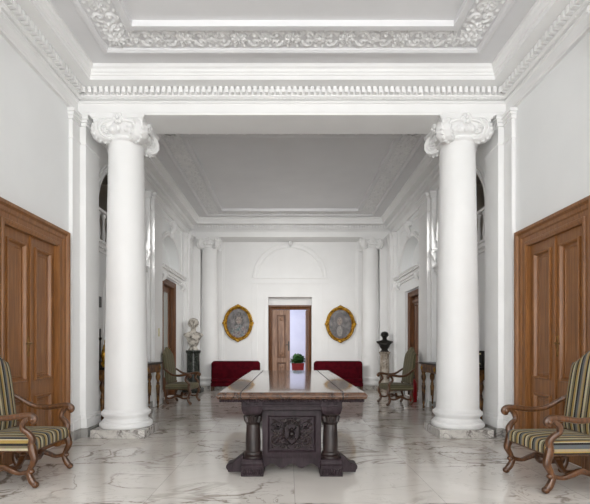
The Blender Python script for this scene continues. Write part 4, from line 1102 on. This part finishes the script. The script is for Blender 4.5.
MB().stack(-0.21, 0.21, -0.2, 0.2, [(0,-0.03),(0.64,0.0),(0.68,0.012),(0.70,0.012),(0.70,-0.02),(0.67,-0.03)]).build('planter', M['extred'], pp)
lf = MB()
for k in range(130):
    a = random.uniform(0, 2*PI); el = random.uniform(0.1, 1.45); L = random.uniform(0.20, 0.38)
    bx, by = 0.10*random.uniform(-1,1), 0.10*random.uniform(-1,1)
    d = Vector((math.cos(a)*math.cos(el), math.sin(a)*math.cos(el), math.sin(el))); w = Vector((-math.sin(a), math.cos(a), 0))*L*0.26
    p0 = Vector((bx, by, 0.69)); p1 = p0+d*L*0.6+Vector((0,0,0.04)); p2 = p0+d*L+Vector((0,0,0.0-0.05*math.cos(el)))
    lf.add([p0, p1-w, p2, p1+w, p1+Vector((0,0,-0.02))], [(0,1,4),(1,2,4),(2,3,4),(3,0,4)])
lf.build('foliage', M['leaf'], pp)
# balustrades of the galleries
for side, sg, mp in SIDES:
    t = thing('balustrade', '%s gallery balustrade in the upper arch behind the front column' % side, 'balustrade', (sg*(W+0.2), TU, TS), 0)
    MB().box(-0.10, 0.10, -1.14, 1.14, 0.0, 0.07).build('base_rail', M['oak'], t)
    MB().box(-0.06, 0.06, -1.14, 1.14, 0.62, 0.67).build('top_rail', M['plaster'], t, bevel=0.01)
    for k in range(11):
        MB().lathe([(0.035,0.07),(0.035,0.10),(0.02,0.12),(0.038,0.24),(0.032,0.32),(0.018,0.46),(0.026,0.56),(0.035,0.58),(0.035,0.62)], (0, -1.05+0.21*k, 0), 14).build('baluster', M['plaster'], t)

# ================================================================== LIGHT AND CAMERA
def area(name, loc, rot, sx, sy, power, col=(1,1,1)):
    l = bpy.data.lights.new(name, 'AREA'); l.shape = 'RECTANGLE'; l.size = sx; l.size_y = sy; l.energy = power; l.color = col
    o = bpy.data.objects.new(name, l); COL.objects.link(o); o.location = loc; o.rotation_euler = rot; return o
for c, h in WINS:
    area('window_daylight', (c, Y0+0.04, 2.25), (PI/2, 0, 0), 1.2, 3.4, P_WIN, (1.0,0.995,0.985))
for s in (-1, 1):  # added fill lamps, unseen in the upper arches, to brighten the far hall
    g_ = area('gallery_fill', (s*(W+0.02), 8.35, 3.72), (0, 0, 0), 0.8, 1.2, P_GAL, (1.0,0.985,0.96))
    g_.rotation_euler = Vector((-s*0.66, 0.70, -0.30)).to_track_quat('-Z', 'Y').to_euler(); g_.data.spread = math.radians(76)
area('beyond_daylight', (-2.3, 16.3, 1.9), (0, -PI/2, 0), 1.8, 2.2, 110, (0.93,0.95,1.0))
w = bpy.data.worlds.new('sky'); bpy.context.scene.world = w; w.use_nodes = True
bg = w.node_tree.nodes['Background']; bg.inputs['Color'].default_value = (0.75,0.85,1.0,1); bg.inputs['Strength'].default_value = 1.0
cam = bpy.data.cameras.new('camera'); co = bpy.data.objects.new('camera', cam); COL.objects.link(co)
co.location = (-0.053, 0, 1.3); co.rotation_euler = (PI/2, 0, 0)
cam.sensor_width = 36; cam.sensor_fit = 'HORIZONTAL'; cam.lens = 453/590*36
cam.shift_x = 6.7/590; cam.shift_y = 94/590; cam.clip_start = 0.05
sc = bpy.context.scene; sc.camera = co
sc.view_settings.view_transform = 'Standard'; sc.view_settings.look = 'None'; sc.view_settings.gamma = 1; sc.view_settings.exposure = EXPO
sc.view_settings.use_curve_mapping = False
sc.cycles.max_bounces = 14; sc.cycles.diffuse_bounces = 8; sc.cycles.use_denoising = True
